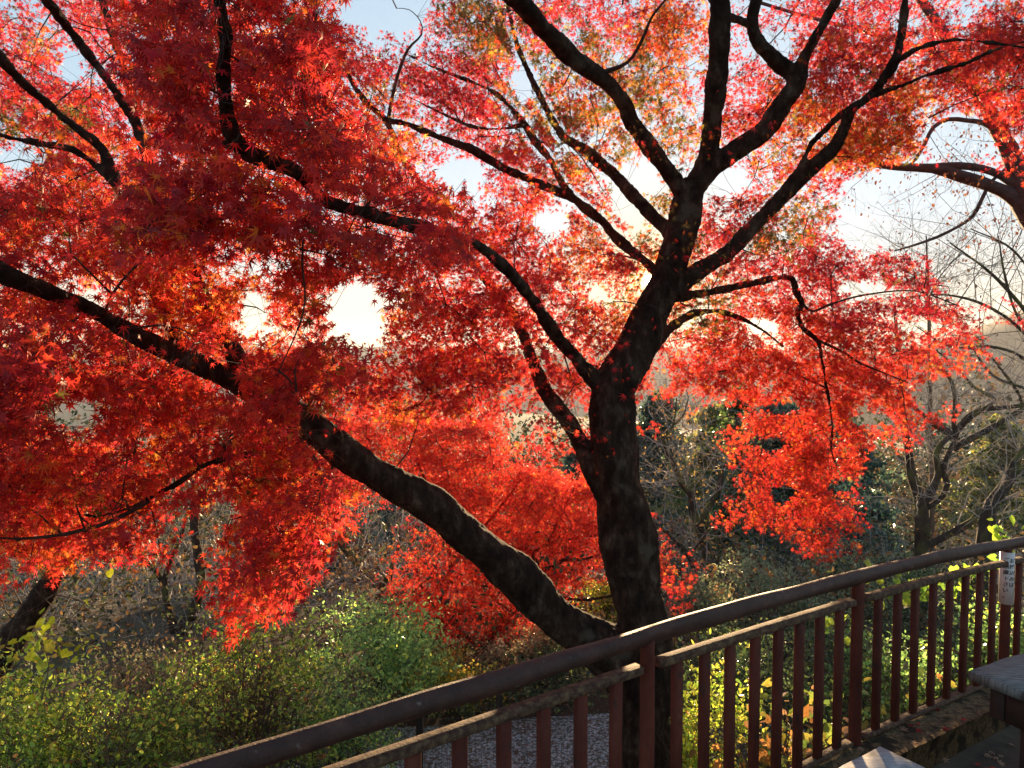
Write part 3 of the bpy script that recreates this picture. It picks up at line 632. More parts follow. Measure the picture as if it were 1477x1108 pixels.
TYPE = """
eeeebbaaaa aaeeeeffee eeeiiieeee eeeeeed
eieebaaaaa aaddeeeffe ffeiiieedd dddeddd
eeeebaaaaa aadeeeeeef fiffieeeed ddidddd
eeeebbaaaa aadieeeeff ifffieeeii ddiiddd
fbfeebaaaa aaaiieeedf fifffiddii iiiiidd
efbcebaaaa aaaiieeedd fifffidiii iiieeed
ebcebaaaaa aaaadddeei idfffieeed eeeeeee
bbcbbaaaaa aaaaaaaddd didffdddff eeeeeee
ccbbaaaaaa aaaaaaaddd iidffeeffe eeeeeee
bbbbccbbcc bbbbbddddd iidiidddee eeeeeee
bccbcccccc bbbbbddddd ddiiifggee eeeeeee
bbbbcccccb bbbbiddddd diiiffgggg eeeeeee
aabbbbbbbb bbbbdddddd dddggggggg ggggggg
aabbbbbbbb bbbbdddddd dddggggggg ggggggg
aabbbbcbbb bbddiddddd dddggggggg ggggggg
aabbbccbbb bbhhhhhhdd dddggggggg ggggggg
bbbbbcbbbc cbhhhhhhhh ddgggggggg ggggggg
bbbbbbbbbc cbhhhhhhhh hhgggggggg ggggggg
bcbbbbbbbb bbhhhhhhhh hhhhgggggg ggggggg
ccbbbbbbbb bbhhhhhhhh hhhhgggggg ggggggg
bcbbbbbbbb bbhhhhhhhh hhhhgggggg ggggggg
bbbbbbbbbb bbhhhhhhhh hhhhgggggg ggggggg
bbbbbbbbbb bbhhhhhhhh hhhhgggggg ggggggg
bbbbbbbbbb bbhhhhhhhh hhhhgggggg ggggggg
""".split('\n')[1:-1]
DENS = [r.replace(' ', '') for r in DENS]; TYPE = [r.replace(' ', '') for r in TYPE]
assert all(len(r) == 37 for r in DENS + TYPE) and len(DENS) == 24 == len(TYPE), [len(r) for r in DENS + TYPE]
TAU = [0, .10, .22, .36, .52, .72, .98, 1.35, 1.9, 2.7]
LS = .034   # leaf tip length
MS = 12      # leaves per spray

def gather(keep, extra=True):
    """sprays: centre px, py, depth, type index"""
    out = []
    for r in range(24):
        for c in range(-3, 40):
            cc = min(36, max(0, c)); dn = int(DENS[r][cc]); ty = TYPE[r][cc]
            if ty not in keep or dn == 0: continue
            lay = [(ty, TAU[dn] * 1.0, *DEP[ty])]
            if extra and ty in 'ab' and dn >= 5: lay = [(ty, TAU[dn] * .80, *DEP[ty]), ('d' if (r + c) % 3 else 'i', TAU[dn] * .42, 4.8, 6.6)]
            for (t, tau, d0, d1) in lay:
                dm = (d0 + d1) / 2; sz = (1.75 * LS * F / dm) ** 2 * .20
                n = tau * 1600 / sz / MS * SPF
                n = int(n) + (rng.random() < n % 1)
                if n:
                    q = np.empty((n, 4)); q[:, 0] = 40 * c + rng.random(n) * 40; q[:, 1] = 40 * r + rng.random(n) * 40
                    q[:, 2] = rng.uniform(d0, d1, n); q[:, 3] = 'abcdefghi'.index(t); out.append(q)
    q = np.vstack(out)
    q[:, 0] += rng.normal(size=len(q)) * 13; q[:, 1] += rng.normal(size=len(q)) * 9
    # flat drifts of foliage with thinner air between them
    P = at(q[:, 0], q[:, 1], q[:, 2])
    f = np.sin(P[:, 0] * 5.1 + 1.3 * np.sin(P[:, 1] * 3.1) + P[:, 2] * 2.2) * .5 + np.sin(P[:, 2] * 15 + 1.7 * np.sin(P[:, 0] * 3.7 + P[:, 1] * 2.3)) * .8 + np.sin(P[:, 1] * 7.3 + P[:, 0] * 2.9) * .4
    k = 1 / (1 + np.exp(-5.0 * (f + .30)))
    return q[rng.random(len(q)) < k * 1.15 + .10 + .3 * (q[:, 3] == 0)]
SPF = 4.9

GAPS = ((513, 450, 34, 44), (665, 247, 34, 17), (368, 448, 20, 26), (130, 440, 18, 12), (1305, 300, 92, 62), (1385, 196, 50, 24), (795, 318, 24, 14), (905, 292, 22, 26), (1045, 262, 34, 16),
                               (1118, 66, 24, 18), (740, 618, 20, 13), (105, 598, 34, 18), (555, 18, 60, 26), (1410, 375, 60, 60), (755, 120, 12, 26), (862, 425, 14, 10), (28, 228, 26, 14), (104, 98, 14, 22), (1250, 320, 40, 40), (985, 690, 60, 60), (930, 590, 14, 10), (1100, 470, 17, 10), (1112, 640, 20, 9), (1258, 604, 26, 9), (1128, 712, 16, 12), (1125, 588, 20, 7), (1340, 575, 16, 20), (1275, 690, 30, 40), (1040, 600, 30, 16), (1215, 700, 14, 8), (1325, 470, 26, 7), (1240, 415, 30, 7), (955, 545, 14, 9), (60, 880, 90, 30))
def sprays_to_leaves(q, centre, name, parent, tpl, ls, ms, mask_limbs=True, size_jit=(.5, 1.3)):
    if mask_limbs:
        for hx, hy, rx, ry in GAPS: q = q[np.hypot((q[:, 0] - hx) / (rx + 8), (q[:, 1] - hy) / (ry + 6)) > 1]
    n = len(q); C = at(q[:, 0], q[:, 1], q[:, 2])
    out = C - centre; out[:, 2] *= .4; out = nrm(out + rng.normal(size=(n, 3)) * 1.2)
    U = nrm(out * .8 + np.array([0, 0, -.28]) + rng.normal(size=(n, 3)) * .25)
    NS = nrm(rng.normal(size=(n, 3)) * .7 + np.array([0, -.15, .75])); NS = nrm(NS - (NS * U).sum(-1, keepdims=True) * U); V = np.cross(U, NS)
    L = ls * 4.2 * rng.uniform(.7, 1.3, n)
    t = (np.arange(ms) + .5) / ms; sg = np.where(np.arange(ms) % 2, 1, -1)
    pos = C[:, None] + (t - .5)[None, :, None] * L[:, None, None] * U[:, None] + (sg * ls * .9 * (1 - .4 * t))[None, :, None] * V[:, None] * rng.uniform(.5, 1.6, (n, ms, 1)) + rng.normal(size=(n, ms, 3)) * ls * .45
    ax = (sg * (1 - t))[None, :, None] * V[:, None] * .9 + U[:, None] * .7 + np.array([0, 0, -.75]) + rng.normal(size=(n, ms, 3)) * .4
    nn = NS[:, None] + rng.normal(size=(n, ms, 3)) * .75
    # colour: type weights + per-spray tendency
    W = np.array([WTS['abcdefghi'[i]] for i in range(9)]); W = W / W.sum(1, keepdims=True); cum = W.cumsum(1)
    ty = q[:, 3].astype(int)
    base = (rng.random((n, 1)) > cum[ty]).sum(1); per = (rng.random((n, ms, 1)) > cum[ty][:, None]).sum(2)
    ci = np.where(rng.random((n, ms)) < .6, base[:, None], per); ci = np.minimum(ci, len(PAL) - 1)
    col = PAL[ci] * rng.uniform(.62, 1.3, (n, ms, 1)) * rng.uniform(.85, 1.15, (n, 1, 1))
    pos = pos.reshape(-1, 3); ax = ax.reshape(-1, 3); nn = nn.reshape(-1, 3); col = col.reshape(-1, 3)
    if mask_limbs:
        px, py, d = proj(pos); keep = np.ones(len(pos), bool)
        for k, L4 in LIMBS.items():
            if k in ('Ta', 'Tb', 'Tc', 'Td', 'Te', 'Tf', 'Tg', 'R3', 'L2', 'E4', 'E5'): continue
            lx, ly, ld = proj(L4[:, :3]); lw = L4[:, 3] / ld * F
            bx = (px > lx.min() - 40) & (px < lx.max() + 40) & (py > ly.min() - 40) & (py < ly.max() + 40)
            idx = np.where(bx)[0]
            if not len(idx): continue
            dd = np.hypot(px[idx, None] - lx[None], py[idx, None] - ly[None]); j = dd.argmin(1); dist = dd[np.arange(len(idx)), j]
            hit = (dist < lw[j] * .8 + 7) & (d[idx] < ld[j] + .03)
            p = {'O': .6, 'M': .8, 'G': .85, 'P': .9, 'H': .85, 'L': .96, 'N': .96}.get(k, .88)
            if k == 'L': hit = (dist < lw[j] * .8 + 14) & (d[idx] < ld[j] + .03)
            # where the photograph shows leaves hanging over a limb
            ov = np.zeros(len(idx), bool)
            X, Y = px[idx], py[idx]
            if k == 'N': ov = ((X > 345) & (X < 432)) | (X < 30) & (X > -300) & (rng.random(len(idx)) < .2) | ((X > 75) & (X < 122))
            if k == 'L': ov = ((X > 443) & (X < 462)) | ((X > 600) & (X < 742) & (Y > 325)) | ((Y < 40) & (rng.random(len(idx)) < .5))
            if k == 'O': ov = (Y > 215) & (Y < 490) | (Y < 170)
            if k == 'P': ov = Y > 258
            if k == 'M': ov = Y < 470
            if k == 'R': ov = X > 322
            hit &= ~ov & (rng.random(len(idx)) < p)
            keep[idx[hit]] = False
        # openings in the crown where the sky shows through
        for hx, hy, rx, ry in GAPS:
            e = np.hypot((px - hx) / rx, (py - hy) / ry) + rng.normal(size=len(px)) * .10
            keep &= ~((e < 1) & (rng.random(len(px)) < .96))
        # the camera's own clearance, plus leaves cleared so the sun disc shows
        keep &= (d > 1.9) & (np.hypot(px - 935, py - 406) > 13)
        pos, ax, nn, col = pos[keep], ax[keep], nn[keep], col[keep]
    sz = ls * rng.uniform(size_jit[0], size_jit[1], len(pos)) * np.interp(proj(pos)[2], [2.4, 3.4, 5], [1.45, 1.25, 1.0])
    leaves(tpl, pos, ax, nn, sz, col, name, M_LEAF, parent)
    return C, U, L

def twig_web(C, U, L, skel, K, name, parent, mat, r1=.0045, r2=.0012, frac=1.0, maxd=1.6):
    """branchlets from the limbs into the crown, then twigs to the sprays"""
    T = Tubes(); sk = skel.copy()
    if name == 'twigs' and parent.name == 'maple_tree':
        for l in THIN: T.add(l[:, :3], l[:, 3], 8)
    idx = rng.choice(len(C), min(K, len(C)), replace=False); cs = C[idx]
    d0 = np.array([np.linalg.norm(sk - c, axis=1).min() for c in cs]); order = np.argsort(d0)
    for o in order:
        c = cs[o]; dd = np.linalg.norm(sk - c, axis=1); j = dd.argmin()
        if dd[j] < .05 or dd[j] > maxd: continue
        p0 = sk[j]; ln = dd[j]; n = max(5, int(ln / .1)); t = np.linspace(0, 1, n)[:, None]
        off = rng.normal(size=3) * ln * .13 + np.array([0, 0, .08 * ln])
        Q = p0 * (1 - t) + c * t + off * np.sin(t * math.pi) + rng.normal(size=(n, 3)) * .010 * np.sin(t * math.pi)
        T.add(Q, np.linspace(min(r1 * (.6 + ln), .015), r2 * 1.2, n), 4)
        sk = np.vstack([sk, Q[1:]])
    sel = rng.random(len(C)) < frac
    Cs, Us, Ls = C[sel], U[sel], L[sel]
    for a in range(0, len(Cs), 400):
        st = Cs[a:a + 400] - Us[a:a + 400] * Ls[a:a + 400, None] * .5
        dd = ((st[:, None] - sk[None]) ** 2).sum(-1); j = dd.argmin(1)
        for k in range(len(st)):
            if dd[k, j[k]] > .14: continue
            p0 = sk[j[k]]; e = Cs[a + k] + Us[a + k] * Ls[a + k] * .35
            m1 = (p0 + st[k]) / 2 + rng.normal(size=3) * .015
            T.add(np.array([p0, m1, st[k], Cs[a + k], e]), np.array([r2 * 1.3, r2 * 1.1, r2, r2 * .8, r2 * .5]), 3)
    T.build(name, mat, parent)

q = gather('abcdefgi')
# the crown goes on above and beside the picture
def cap(n, x0, x1, y0, y1, d0, d1, ty):
    return np.column_stack([rng.uniform(x0, x1, n), rng.uniform(y0, y1, n), rng.uniform(d0, d1, n), np.full(n, 'abcdefghi'.index(ty))])
q = np.vstack([q, cap(260, 150, 500, -160, 0, 2.4, 3.4, 'a'), cap(500, 400, 1500, -200, 0, 4.4, 6.5, 'd'), cap(250, -150, 400, -200, 0, 4.6, 7, 'e')])
C, U, L = sprays_to_leaves(q, LIMBS['trunk'][-1, :3], 'crown', great, MAPLE, LS, MS)
print('maple sprays', len(q))
skel = np.vstack([L4[::2, :3] for k, L4 in LIMBS.items() if k != 'trunk'])
twig_web(C, U, L, skel, 1000, 'twigs', great, M_TWIG, r1=.006, frac=.8)

# ------------------------------------------------------------------ the far maple, lower on the slope
def build_far_maple():
    base = at(684, 1005, 10.3)
    root = empty('maple_tree', (base[0], base[1], float(ground(base[0], base[1]))), 'smaller bright scarlet maple growing lower on the slope, seen beneath the leaning limb', 'tree')
    T = Tubes(); LL = []
    for rws in ([(684, 1120, 10.3, 17), (682, 1040, 10.3, 16), (678, 990, 10.3, 16), (673, 965, 10.3, 17), (690, 938, 10.3, 15), (711, 912, 10.3, 13), (735, 885, 10.2, 11), (765, 850, 10.2, 9), (780, 825, 10.1, 8), (800, 818, 10.0, 7), (812, 808, 9.9, 5), (841, 807, 9.8, 4), (865, 800, 9.7, 3)],
                [(780, 822, 10.1, 6), (768, 800, 10.0, 6), (762, 793, 10.0, 6), (744, 790, 10.0, 4), (715, 780, 10, 3)], [(768, 798, 10.0, 5), (788, 785, 10, 4), (823, 778, 10, 3.6), (870, 770, 10, 3)],
                [(690, 938, 10.3, 10), (660, 905, 10.4, 8), (640, 870, 10.4, 7), (650, 820, 10.4, 6), (640, 760, 10.4, 5), (620, 710, 10.4, 4), (600, 660, 10.4, 3)],
                [(650, 820, 10.4, 5), (690, 770, 10.5, 4), (730, 720, 10.5, 4), (760, 680, 10.5, 3)], [(735, 885, 10.2, 6), (712, 862, 10.1, 4), (700, 840, 10.1, 3), (698, 810, 10.1, 2)],
                [(765, 850, 10.2, 6), (800, 860, 10.1, 5), (850, 865, 10, 4), (920, 850, 9.9, 3), (980, 838, 9.8, 2)], [(660, 905, 10.4, 6), (625, 890, 10.4, 4), (600, 900, 10.4, 3), (575, 905, 10.4, 2)],
                [(640, 870, 10.4, 5), (610, 850, 10.3, 4), (600, 820, 10.3, 3)], [(790, 785, 10, 3), (810, 740, 10.2, 3), (830, 700, 10.3, 2)]):
        L4 = limb(rws, .12); LL.append(L4); T.add(L4[:, :3], L4[:, 3], 10, .06)
    T.build('trunk', M_BARK, root)
    global SPF, MS
    SPF, ms = 4.2, MS
    q = gather('h', False)
    C, U, L = sprays_to_leaves(q, at(690, 800, 10.3), 'crown', root, MAPLE_S, .040, MS, mask_limbs=False)
    sk = np.vstack([l[:, :3] for l in LL]); twig_web(C, U, L, sk, 260, 'twigs', root, M_TWIG, .007, .0018, frac=.5, maxd=2.5)
build_far_maple()

# ------------------------------------------------------------------ bare and evergreen trees
def tree_with(name, label, limb_rows, bark, cat='tree', group=None, twig=None, tw=(14, 1.2, .012, 3), tmat=None, leaf=None, trunk_name='trunk', step=.15, lump=.07, up=.06, minr=0.0):
    LL = [limb(r, step) for r in limb_rows]
    b = LL[0][0, :3]; root = empty(name, (b[0], b[1], float(ground(b[0], b[1]))), label, cat, group)
    T = Tubes()
    for i, l in enumerate(LL):
        if i == 0 and l[0, 2] > ground(b[0], b[1]) - .1:   # carry the trunk down into the ground
            l = np.vstack([[b[0], b[1], float(ground(b[0], b[1])) - .2, l[0, 3] * 1.25], l])
        T.add(l[:, :3], l[:, 3] * (1 + .08 * np.sin(np.arange(len(l)) * .9 + i)), 10, lump)
    T.build(trunk_name, bark, root)
    tips = []
    if tw:
        T = Tubes()
        for l in LL:
            if l[:, 3].max() > minr:
                twigs_on(T, l, max(2, int(tw[0] * np.linalg.norm(np.diff(l[:, :3], axis=0), axis=1).sum() / 3)), tw[1], tw[2], tw[3], tw[4] if len(tw) > 4 else .2, up, .25, tips)
        T.build('twigs', tmat or M_TWIGG, root)
    if leaf:
        pts = np.array(tips); pts = pts[rng.random(len(pts)) < leaf.get('frac', 1)]
        foliage(pts, leaf.get('per', 3), leaf.get('spread', .08), leaf.get('size', .05), leaf['pal'], leaf['w'], 'leaves', leaf.get('mat', M_DRYLEAF), root, leaf.get('tpl', OVAL), leaf.get('drop', -.5))
    return root, LL, tips

D = 11
tree_with('bare_tree', 'bare forked tree with mossy trunk rising behind the round green bush', [
    [(262, 1010, D, 26), (262, 925, D, 24), (268, 900, D, 19), (284, 870, D, 15), (290, 840, D, 13), (286, 800, D, 12), (280, 760, D, 12), (281, 735, D, 13), (277, 700, D, 12), (272, 660, D, 11), (268, 610, D, 9), (255, 560, D, 6)],
    [(282, 738, D, 11), (294, 715, D, 10), (305, 700, D, 10), (315, 680, D, 9), (335, 640, D, 6), (350, 600, D, 4)],
    [(256, 918, D, 16), (245, 885, D, 10), (238, 850, D, 8), (240, 825, D, 7), (250, 800, D, 6), (262, 770, D, 5), (270, 740, D, 4)],
    [(238, 845, D, 7), (222, 820, D, 9), (200, 800, D, 10), (178, 790, D, 9), (160, 775, D, 5)]], M_BARKG, tw=(16, 1.3, .011, 3))
D = 6.8
tree_with('maple_tree', 'dark thick trunk leaning in from the far lower left edge, rough with stubs', [
    [(-60, 1080, D, 46), (-20, 985, D, 42), (12, 930, D, 38), (40, 890, D, 34), (62, 858, D, 34), (78, 830, D, 24), (96, 800, D, 22), (110, 765, D, 18), (122, 710, D, 14), (150, 640, D, 9), (170, 560, D, 6)],
    [(96, 800, D, 14), (70, 760, D, 10), (40, 700, D, 8), (20, 620, D, 5)]], M_BARK, tw=(16, .7, .008, 2), tmat=M_TWIGB)
D = 12.5
tree_with('leaning_tree', 'thin lichen-grey bare tree leaning over the dark hollow left of the scarlet maple', [
    [(610, 925, D, 18), (580, 872, D, 15), (555, 850, D, 12), (530, 828, D, 11), (505, 800, D, 11), (485, 775, D, 10), (465, 755, D, 8), (440, 720, D, 6), (420, 680, D, 4)],
    [(556, 848, D, 7), (566, 815, D, 6), (576, 780, D, 4), (574, 740, D, 3)]], M_BARKG, tw=(20, 1.7, .012, 3))
D = 14
tree_with('bare_tree', 'dark bare tree wrapped in yellow creeper, just right of the great trunk', [
    [(1036, 880, D, 30), (1030, 835, D, 26), (1020, 800, D, 14), (1010, 765, D, 13), (1000, 740, D, 11), (995, 712, D, 9), (984, 700, D, 8), (973, 672, D, 7), (958, 645, D, 6), (949, 618, D, 4), (940, 590, D, 3)],
    [(1009, 762, D, 11), (1016, 742, D, 9), (1030, 720, D, 8), (1038, 700, D, 8), (1042, 672, D, 7), (1056, 668, D, 5), (1058, 640, D, 4), (1065, 600, D, 3)],
    [(1010, 860, D, 7), (995, 805, D, 6), (978, 785, D, 5), (960, 768, D, 4), (940, 750, D, 3)],
    [(958, 645, D, 3.5), (962, 630, D, 3), (972, 610, D, 2.6), (976, 574, D, 2)], [(968, 617, D, 2.6), (985, 600, D, 2.4), (993, 575, D, 1.8)]],
    M_BARKG, tw=(22, 1.5, .010, 3), tmat=M_TWIGG, leaf=dict(frac=.10, per=4, pal=[(.42, .27, .07), (.3, .17, .07)], w=[2, 1], size=.05, spread=.12))
tree_with('ivy_trunk', 'straight thin trunk clad in green ivy behind the creeper-wrapped tree', [
    [(1053, 880, 15, 14), (1053, 840, 15, 13), (1051, 780, 15, 12), (1055, 720, 15, 12), (1062, 680, 15, 11), (1060, 630, 15, 9), (1068, 570, 15, 6)]], M_BARKG,
    tw=(60, .35, .006, 2), tmat=M_TWIGB, leaf=dict(frac=.9, per=5, pal=[(.03, .06, .02), (.07, .11, .03)], w=[2, 1], size=.07, spread=.10, mat=M_GREEN, tpl=HEART))
D = 12
tree_with('bare_tree', 'gnarled mossy bare tree with many crossing limbs behind the handrail', [
    [(1330, 860, D, 26), (1329, 798, D, 20), (1330, 760, D, 18), (1328, 730, D, 18), (1322, 705, D, 15), (1315, 685, D, 13), (1311, 652, D, 11), (1304, 615, D, 10), (1300, 585, D, 9), (1300, 550, D, 8), (1295, 500, D, 6), (1290, 440, D, 4)],
    [(1328, 728, D, 14), (1345, 706, D, 12), (1354, 681, D, 9), (1350, 658, D, 8), (1358, 640, D, 8), (1372, 628, D, 8)],
    [(1332, 735, D, 8), (1345, 728, D, 8), (1360, 715, D, 8), (1366, 695, D, 8), (1360, 680, D, 7), (1368, 655, D, 7), (1378, 636, D, 7)],
    [(1331, 789, D, 13), (1348, 782, D, 11), (1370, 770, D, 10), (1403, 751, D, 9), (1412, 730, D, 6)],
    [(1376, 648, D, 11), (1390, 638, D, 10), (1412, 627, D, 9), (1448, 606, D, 8), (1480, 588, D, 7), (1540, 560, D, 5)],
    [(1374, 632, D, 10), (1388, 612, D, 10), (1412, 593, D, 8), (1448, 588, D, 6), (1480, 584, D, 5), (1530, 575, D, 4)],
    [(1378, 634, D, 9), (1366, 622, D, 9), (1348, 613, D, 9), (1329, 597, D, 7), (1310, 580, D, 5), (1290, 555, D, 4)],
    [(1376, 620, D, 5), (1376, 606, D, 6), (1378, 585, D, 6), (1372, 550, D, 5), (1350, 520, D, 4), (1340, 500, D, 3)],
    [(1418, 592, D, 6), (1435, 577, D, 6), (1420, 567, D, 5), (1403, 557, D, 4), (1380, 530, D, 3), (1350, 505, D, 2)],
    [(1474, 588, D, 5), (1471, 572, D, 4), (1457, 550, D, 4), (1440, 528, D, 3), (1420, 508, D, 3), (1380, 500, D, 2)]], M_BARKG, tw=(20, 1.1, .009, 3))
tree_with('bare_tree', 'bent mossy bare trunk at the right edge above the notice post', [
    [(1412, 850, 11, 22), (1418, 790, 11, 20), (1424, 755, 11, 19), (1430, 725, 11, 18), (1444, 708, 11, 17), (1456, 690, 11, 15), (1463, 670, 11, 12), (1480, 645, 11, 9), (1510, 600, 11, 7), (1530, 540, 11, 5)]], M_BARKG, tw=(22, 1.2, .009, 3))
tree_with('young_tree', 'slender upright bare young tree standing against the pale sky above the hill', [
    [(1345, 720, 13, 7), (1342, 620, 13, 6), (1341, 540, 13, 5), (1340, 450, 13, 4.5), (1338, 400, 13, 3.5), (1336, 340, 13, 2)],
    [(1340, 430, 13, 2), (1355, 400, 13, 1.6), (1390, 360, 13, 1)], [(1340, 445, 13, 2), (1322, 400, 13, 1.6), (1300, 350, 13, 1)], [(1341, 500, 13, 2), (1380, 440, 13, 1.8), (1420, 380, 13, 1.2)]],
    M_TWIGB, tw=(22, 1.2, .006, 3, .10), tmat=M_TWIGB, up=.10, leaf=dict(frac=.02, per=1, pal=[(.12, .08, .06)], w=[1], size=.07))
tree_with('bare_tree', 'wide fine-twigged bare crown reaching in from the right edge over the mountain', [
    [(1600, 900, 12, 30), (1580, 720, 12, 22), (1550, 600, 12, 16), (1515, 500, 12, 10), (1480, 450, 12, 6), (1430, 395, 12, 4), (1370, 350, 12, 2)],
    [(1540, 560, 12, 8), (1477, 480, 12, 5), (1420, 440, 12, 4), (1360, 425, 12, 3), (1300, 430, 12, 1.6)], [(1550, 590, 12, 8), (1480, 520, 12, 5), (1430, 500, 12, 4), (1370, 500, 12, 2.6), (1320, 470, 12, 1.6)],
    [(1510, 490, 12, 6), (1500, 420, 12, 4), (1460, 360, 12, 3), (1400, 330, 12, 1.6)], [(1520, 520, 12, 6), (1470, 460, 12, 4), (1450, 400, 12, 3), (1440, 340, 12, 1.6)],
    [(1540, 590, 12, 6), (1477, 560, 12, 4.5), (1430, 540, 12, 3.5), (1390, 480, 12, 2)]], M_BARKG, tw=(9, 2.0, .008, 3, .17), tmat=M_TWIGB, up=.03)
D = 6.5
tree_with('cherry_tree', 'grey-barked cherry tree at the top right with a few dry leaves on thin twigs', [
    [(1620, 900, D, 60), (1600, 600, D, 52), (1560, 420, D, 48), (1505, 330, D, 42), (1480, 292, D, 36), (1468, 250, D, 28), (1455, 215, D, 25), (1441, 190, D, 22), (1425, 158, D, 18), (1400, 118, D, 15), (1370, 62, D, 14), (1343, 20, D, 13), (1320, -12, D, 12), (1300, -50, D, 10)],
    [(1500, 325, D, 26), (1470, 292, D, 22), (1445, 275, D, 19), (1410, 262, D, 17), (1380, 253, D, 16), (1345, 243, D, 15), (1300, 241, D, 12), (1250, 234, D, 9), (1205, 222, D, 6), (1160, 215, D, 4)],
    [(1472, 272, D, 14), (1445, 254, D, 12), (1415, 243, D, 11), (1380, 239, D, 10), (1345, 241, D, 10)],
    [(1441, 192, D, 9), (1420, 178, D, 8), (1395, 174, D, 6), (1368, 172, D, 6), (1346, 184, D, 6), (1335, 205, D, 5), (1322, 228, D, 4), (1310, 240, D, 3)],
    [(1455, 240, D, 5), (1430, 262, D, 5), (1415, 290, D, 5), (1403, 312, D, 5), (1382, 327, D, 4.5), (1352, 342, D, 4), (1318, 354, D, 3), (1290, 362, D, 2)],
    [(1395, 110, D, 6), (1330, 70, D, 5), (1240, 45, D, 5), (1150, 20, D, 5), (1100, 5, D, 5), (1060, -10, D, 4)],
    [(1480, 292, D, 10), (1510, 220, D, 8), (1530, 140, D, 7), (1540, 60, D, 5)]],
    M_BARKB, tw=(11, .6, .004, 3), tmat=M_TWIGB, up=-.02, leaf=dict(frac=.55, per=1, pal=[(.16, .07, .05), (.3, .14, .07)], w=[2, 1], size=.030, spread=.03, drop=-1.2))

# ------------------------------------------------------------------ evergreens
def conifer(px, py_top, d, _h, rad, label, pal, name='conifer', trunk_r=.14, crown0=.25, n_b=70, nl=24, size=.30, tint=None, group=None):
    b = at(px, py_top, d); z0 = float(ground(b[0], b[1])); height = b[2] - z0; root = empty(name, (b[0], b[1], z0), label, 'tree', group)
    T = Tubes(); zz = np.linspace(0, height, 24); wob = np.cumsum(rng.normal(size=(24, 2)) * .02, 0)
    P = np.column_stack([b[0] + wob[:, 0], b[1] + wob[:, 1], z0 - .2 + zz]); T.add(P, trunk_r * (1 - .9 * zz / height), 12, .06)
    pts = []
    for i in range(n_b):
        u = crown0 + (1 - crown0) * (i + rng.random()) / n_b; a = rng.random() * 6.283; ln = rad * (1 - (u - crown0) / (1 - crown0)) ** .75 * rng.uniform(.55, 1.15) + .15
        p0 = P[min(23, int(u * 23))]; d0 = np.array([math.cos(a), math.sin(a), .15]); Q, _ = wander(p0, d0, ln, 6, .10, -.10); T.add(Q, np.linspace(.03, .006, 6), 4)
        for k in range(nl):
            t = rng.uniform(.25, 1) * 5; j = min(4, int(t)); pts.append(Q[j] + (Q[j + 1] - Q[j]) * (t - j) + rng.normal(size=3) * np.array([.16, .16, .10]) * (.5 + ln * .3))
    T.build('trunk', M_BARKG, root)
    foliage(np.array(pts), 6, .09, size * .5, pal, [2, 2, 1], 'crown', M_GREEN, root, NEEDLE if size < .2 else TUFT, drop=-.5, squash=.7)
DG = [(.025, .060, .050), (.045, .095, .070), (.10, .14, .08)]
YG = [(.08, .11, .03), (.20, .20, .05), (.34, .30, .08)]
conifer(1126, 560, 18, 9.5, 2.6, 'tall conifer with straight grey trunk standing below the hanging red spray', DG, crown0=.34, n_b=80)
conifer(1035, 575, 21, 8.2, 1.9, 'yellow-green conifer lit by the sun right of the great trunk', YG, crown0=.3, n_b=90)
conifer(955, 556, 25, 9.0, 2.9, 'dark blue-green conifer close behind the great trunk', DG, crown0=.1, n_b=110)
conifer(1225, 600, 22, 7.6, 2.6, 'low dark conifer behind the lower tip of the red spray', DG, crown0=.1, n_b=90)
conifer(460, 690, 17, 6.5, 2.2, 'dark evergreen in the hollow between the hanging red leaves and the scarlet maple', DG, crown0=.08, n_b=110)
conifer(610, 640, 22, 7.4, 2.4, 'evergreen half hidden under the leaning limb', DG, crown0=.1, n_b=80)
conifer(395, 640, 24, 8.4, 2.4, 'evergreen behind the hanging red leaves at lower left', DG, crown0=.1, n_b=80)
conifer(830, 640, 27, 9.4, 2.6, 'evergreen showing between the side stem and the great trunk', DG, crown0=.1, n_b=80)
conifer(1450, 590, 24, 8.0, 2.2, 'yellowing conifer behind the bent trunk at the right edge', YG, crown0=.15, n_b=80)
conifer(60, 640, 24, 8.6, 2.6, 'evergreen behind the dark trunk leaning in from the left edge', DG, crown0=.1, n_b=80)

# woodland masses farther down the slope
def build_woods():
    n = 900; y = rng.uniform(0, 1, n) ** 1.6 * 260 + 28; x = (rng.random(n) * 2 - 1) * (y * .95 + 6)
    z = ground(x, y); P = []; per = []
    for i in range(n):
        h = rng.uniform(3.5, 7.5) * (1 + y[i] / 400); r = rng.uniform(1.4, 2.8) * (1 + y[i] / 300); k = 16
        a = rsph(k) * rng.uniform(.55, 1, (k, 1)); P.append(np.array([x[i], y[i], z[i] + h * .6]) + a * np.array([r, r, h * .45])); per.append(y[i])
    P = np.vstack(P); dist = np.repeat(np.array(per), 16)
    kind = np.repeat(rng.random(n), 16)
    cols = np.where(kind[:, None] < .45, np.array([[.025, .045, .025]]), np.where(kind[:, None] < .7, np.array([[.10, .07, .045]]), np.where(kind[:, None] < .88, np.array([[.16, .10, .05]]), np.array([[.10, .11, .03]]))))
    m = 20; pos = np.repeat(P, m, 0) + rng.normal(size=(len(P) * m, 3)) * (.45 + np.repeat(dist, m)[:, None] * .004); c = np.repeat(cols, m, 0) * rng.uniform(.5, 1.5, (len(pos), 1))
    s = (.16 + np.repeat(dist, m) * .0035) * rng.uniform(.6, 1.3, len(pos))
    tag(leaves(TUFT, pos, rsph(len(pos)), rsph(len(pos)) + np.array([0, 0, .6]), s, c, 'woods', M_DRYLEAF), kind='stuff')
build_woods()

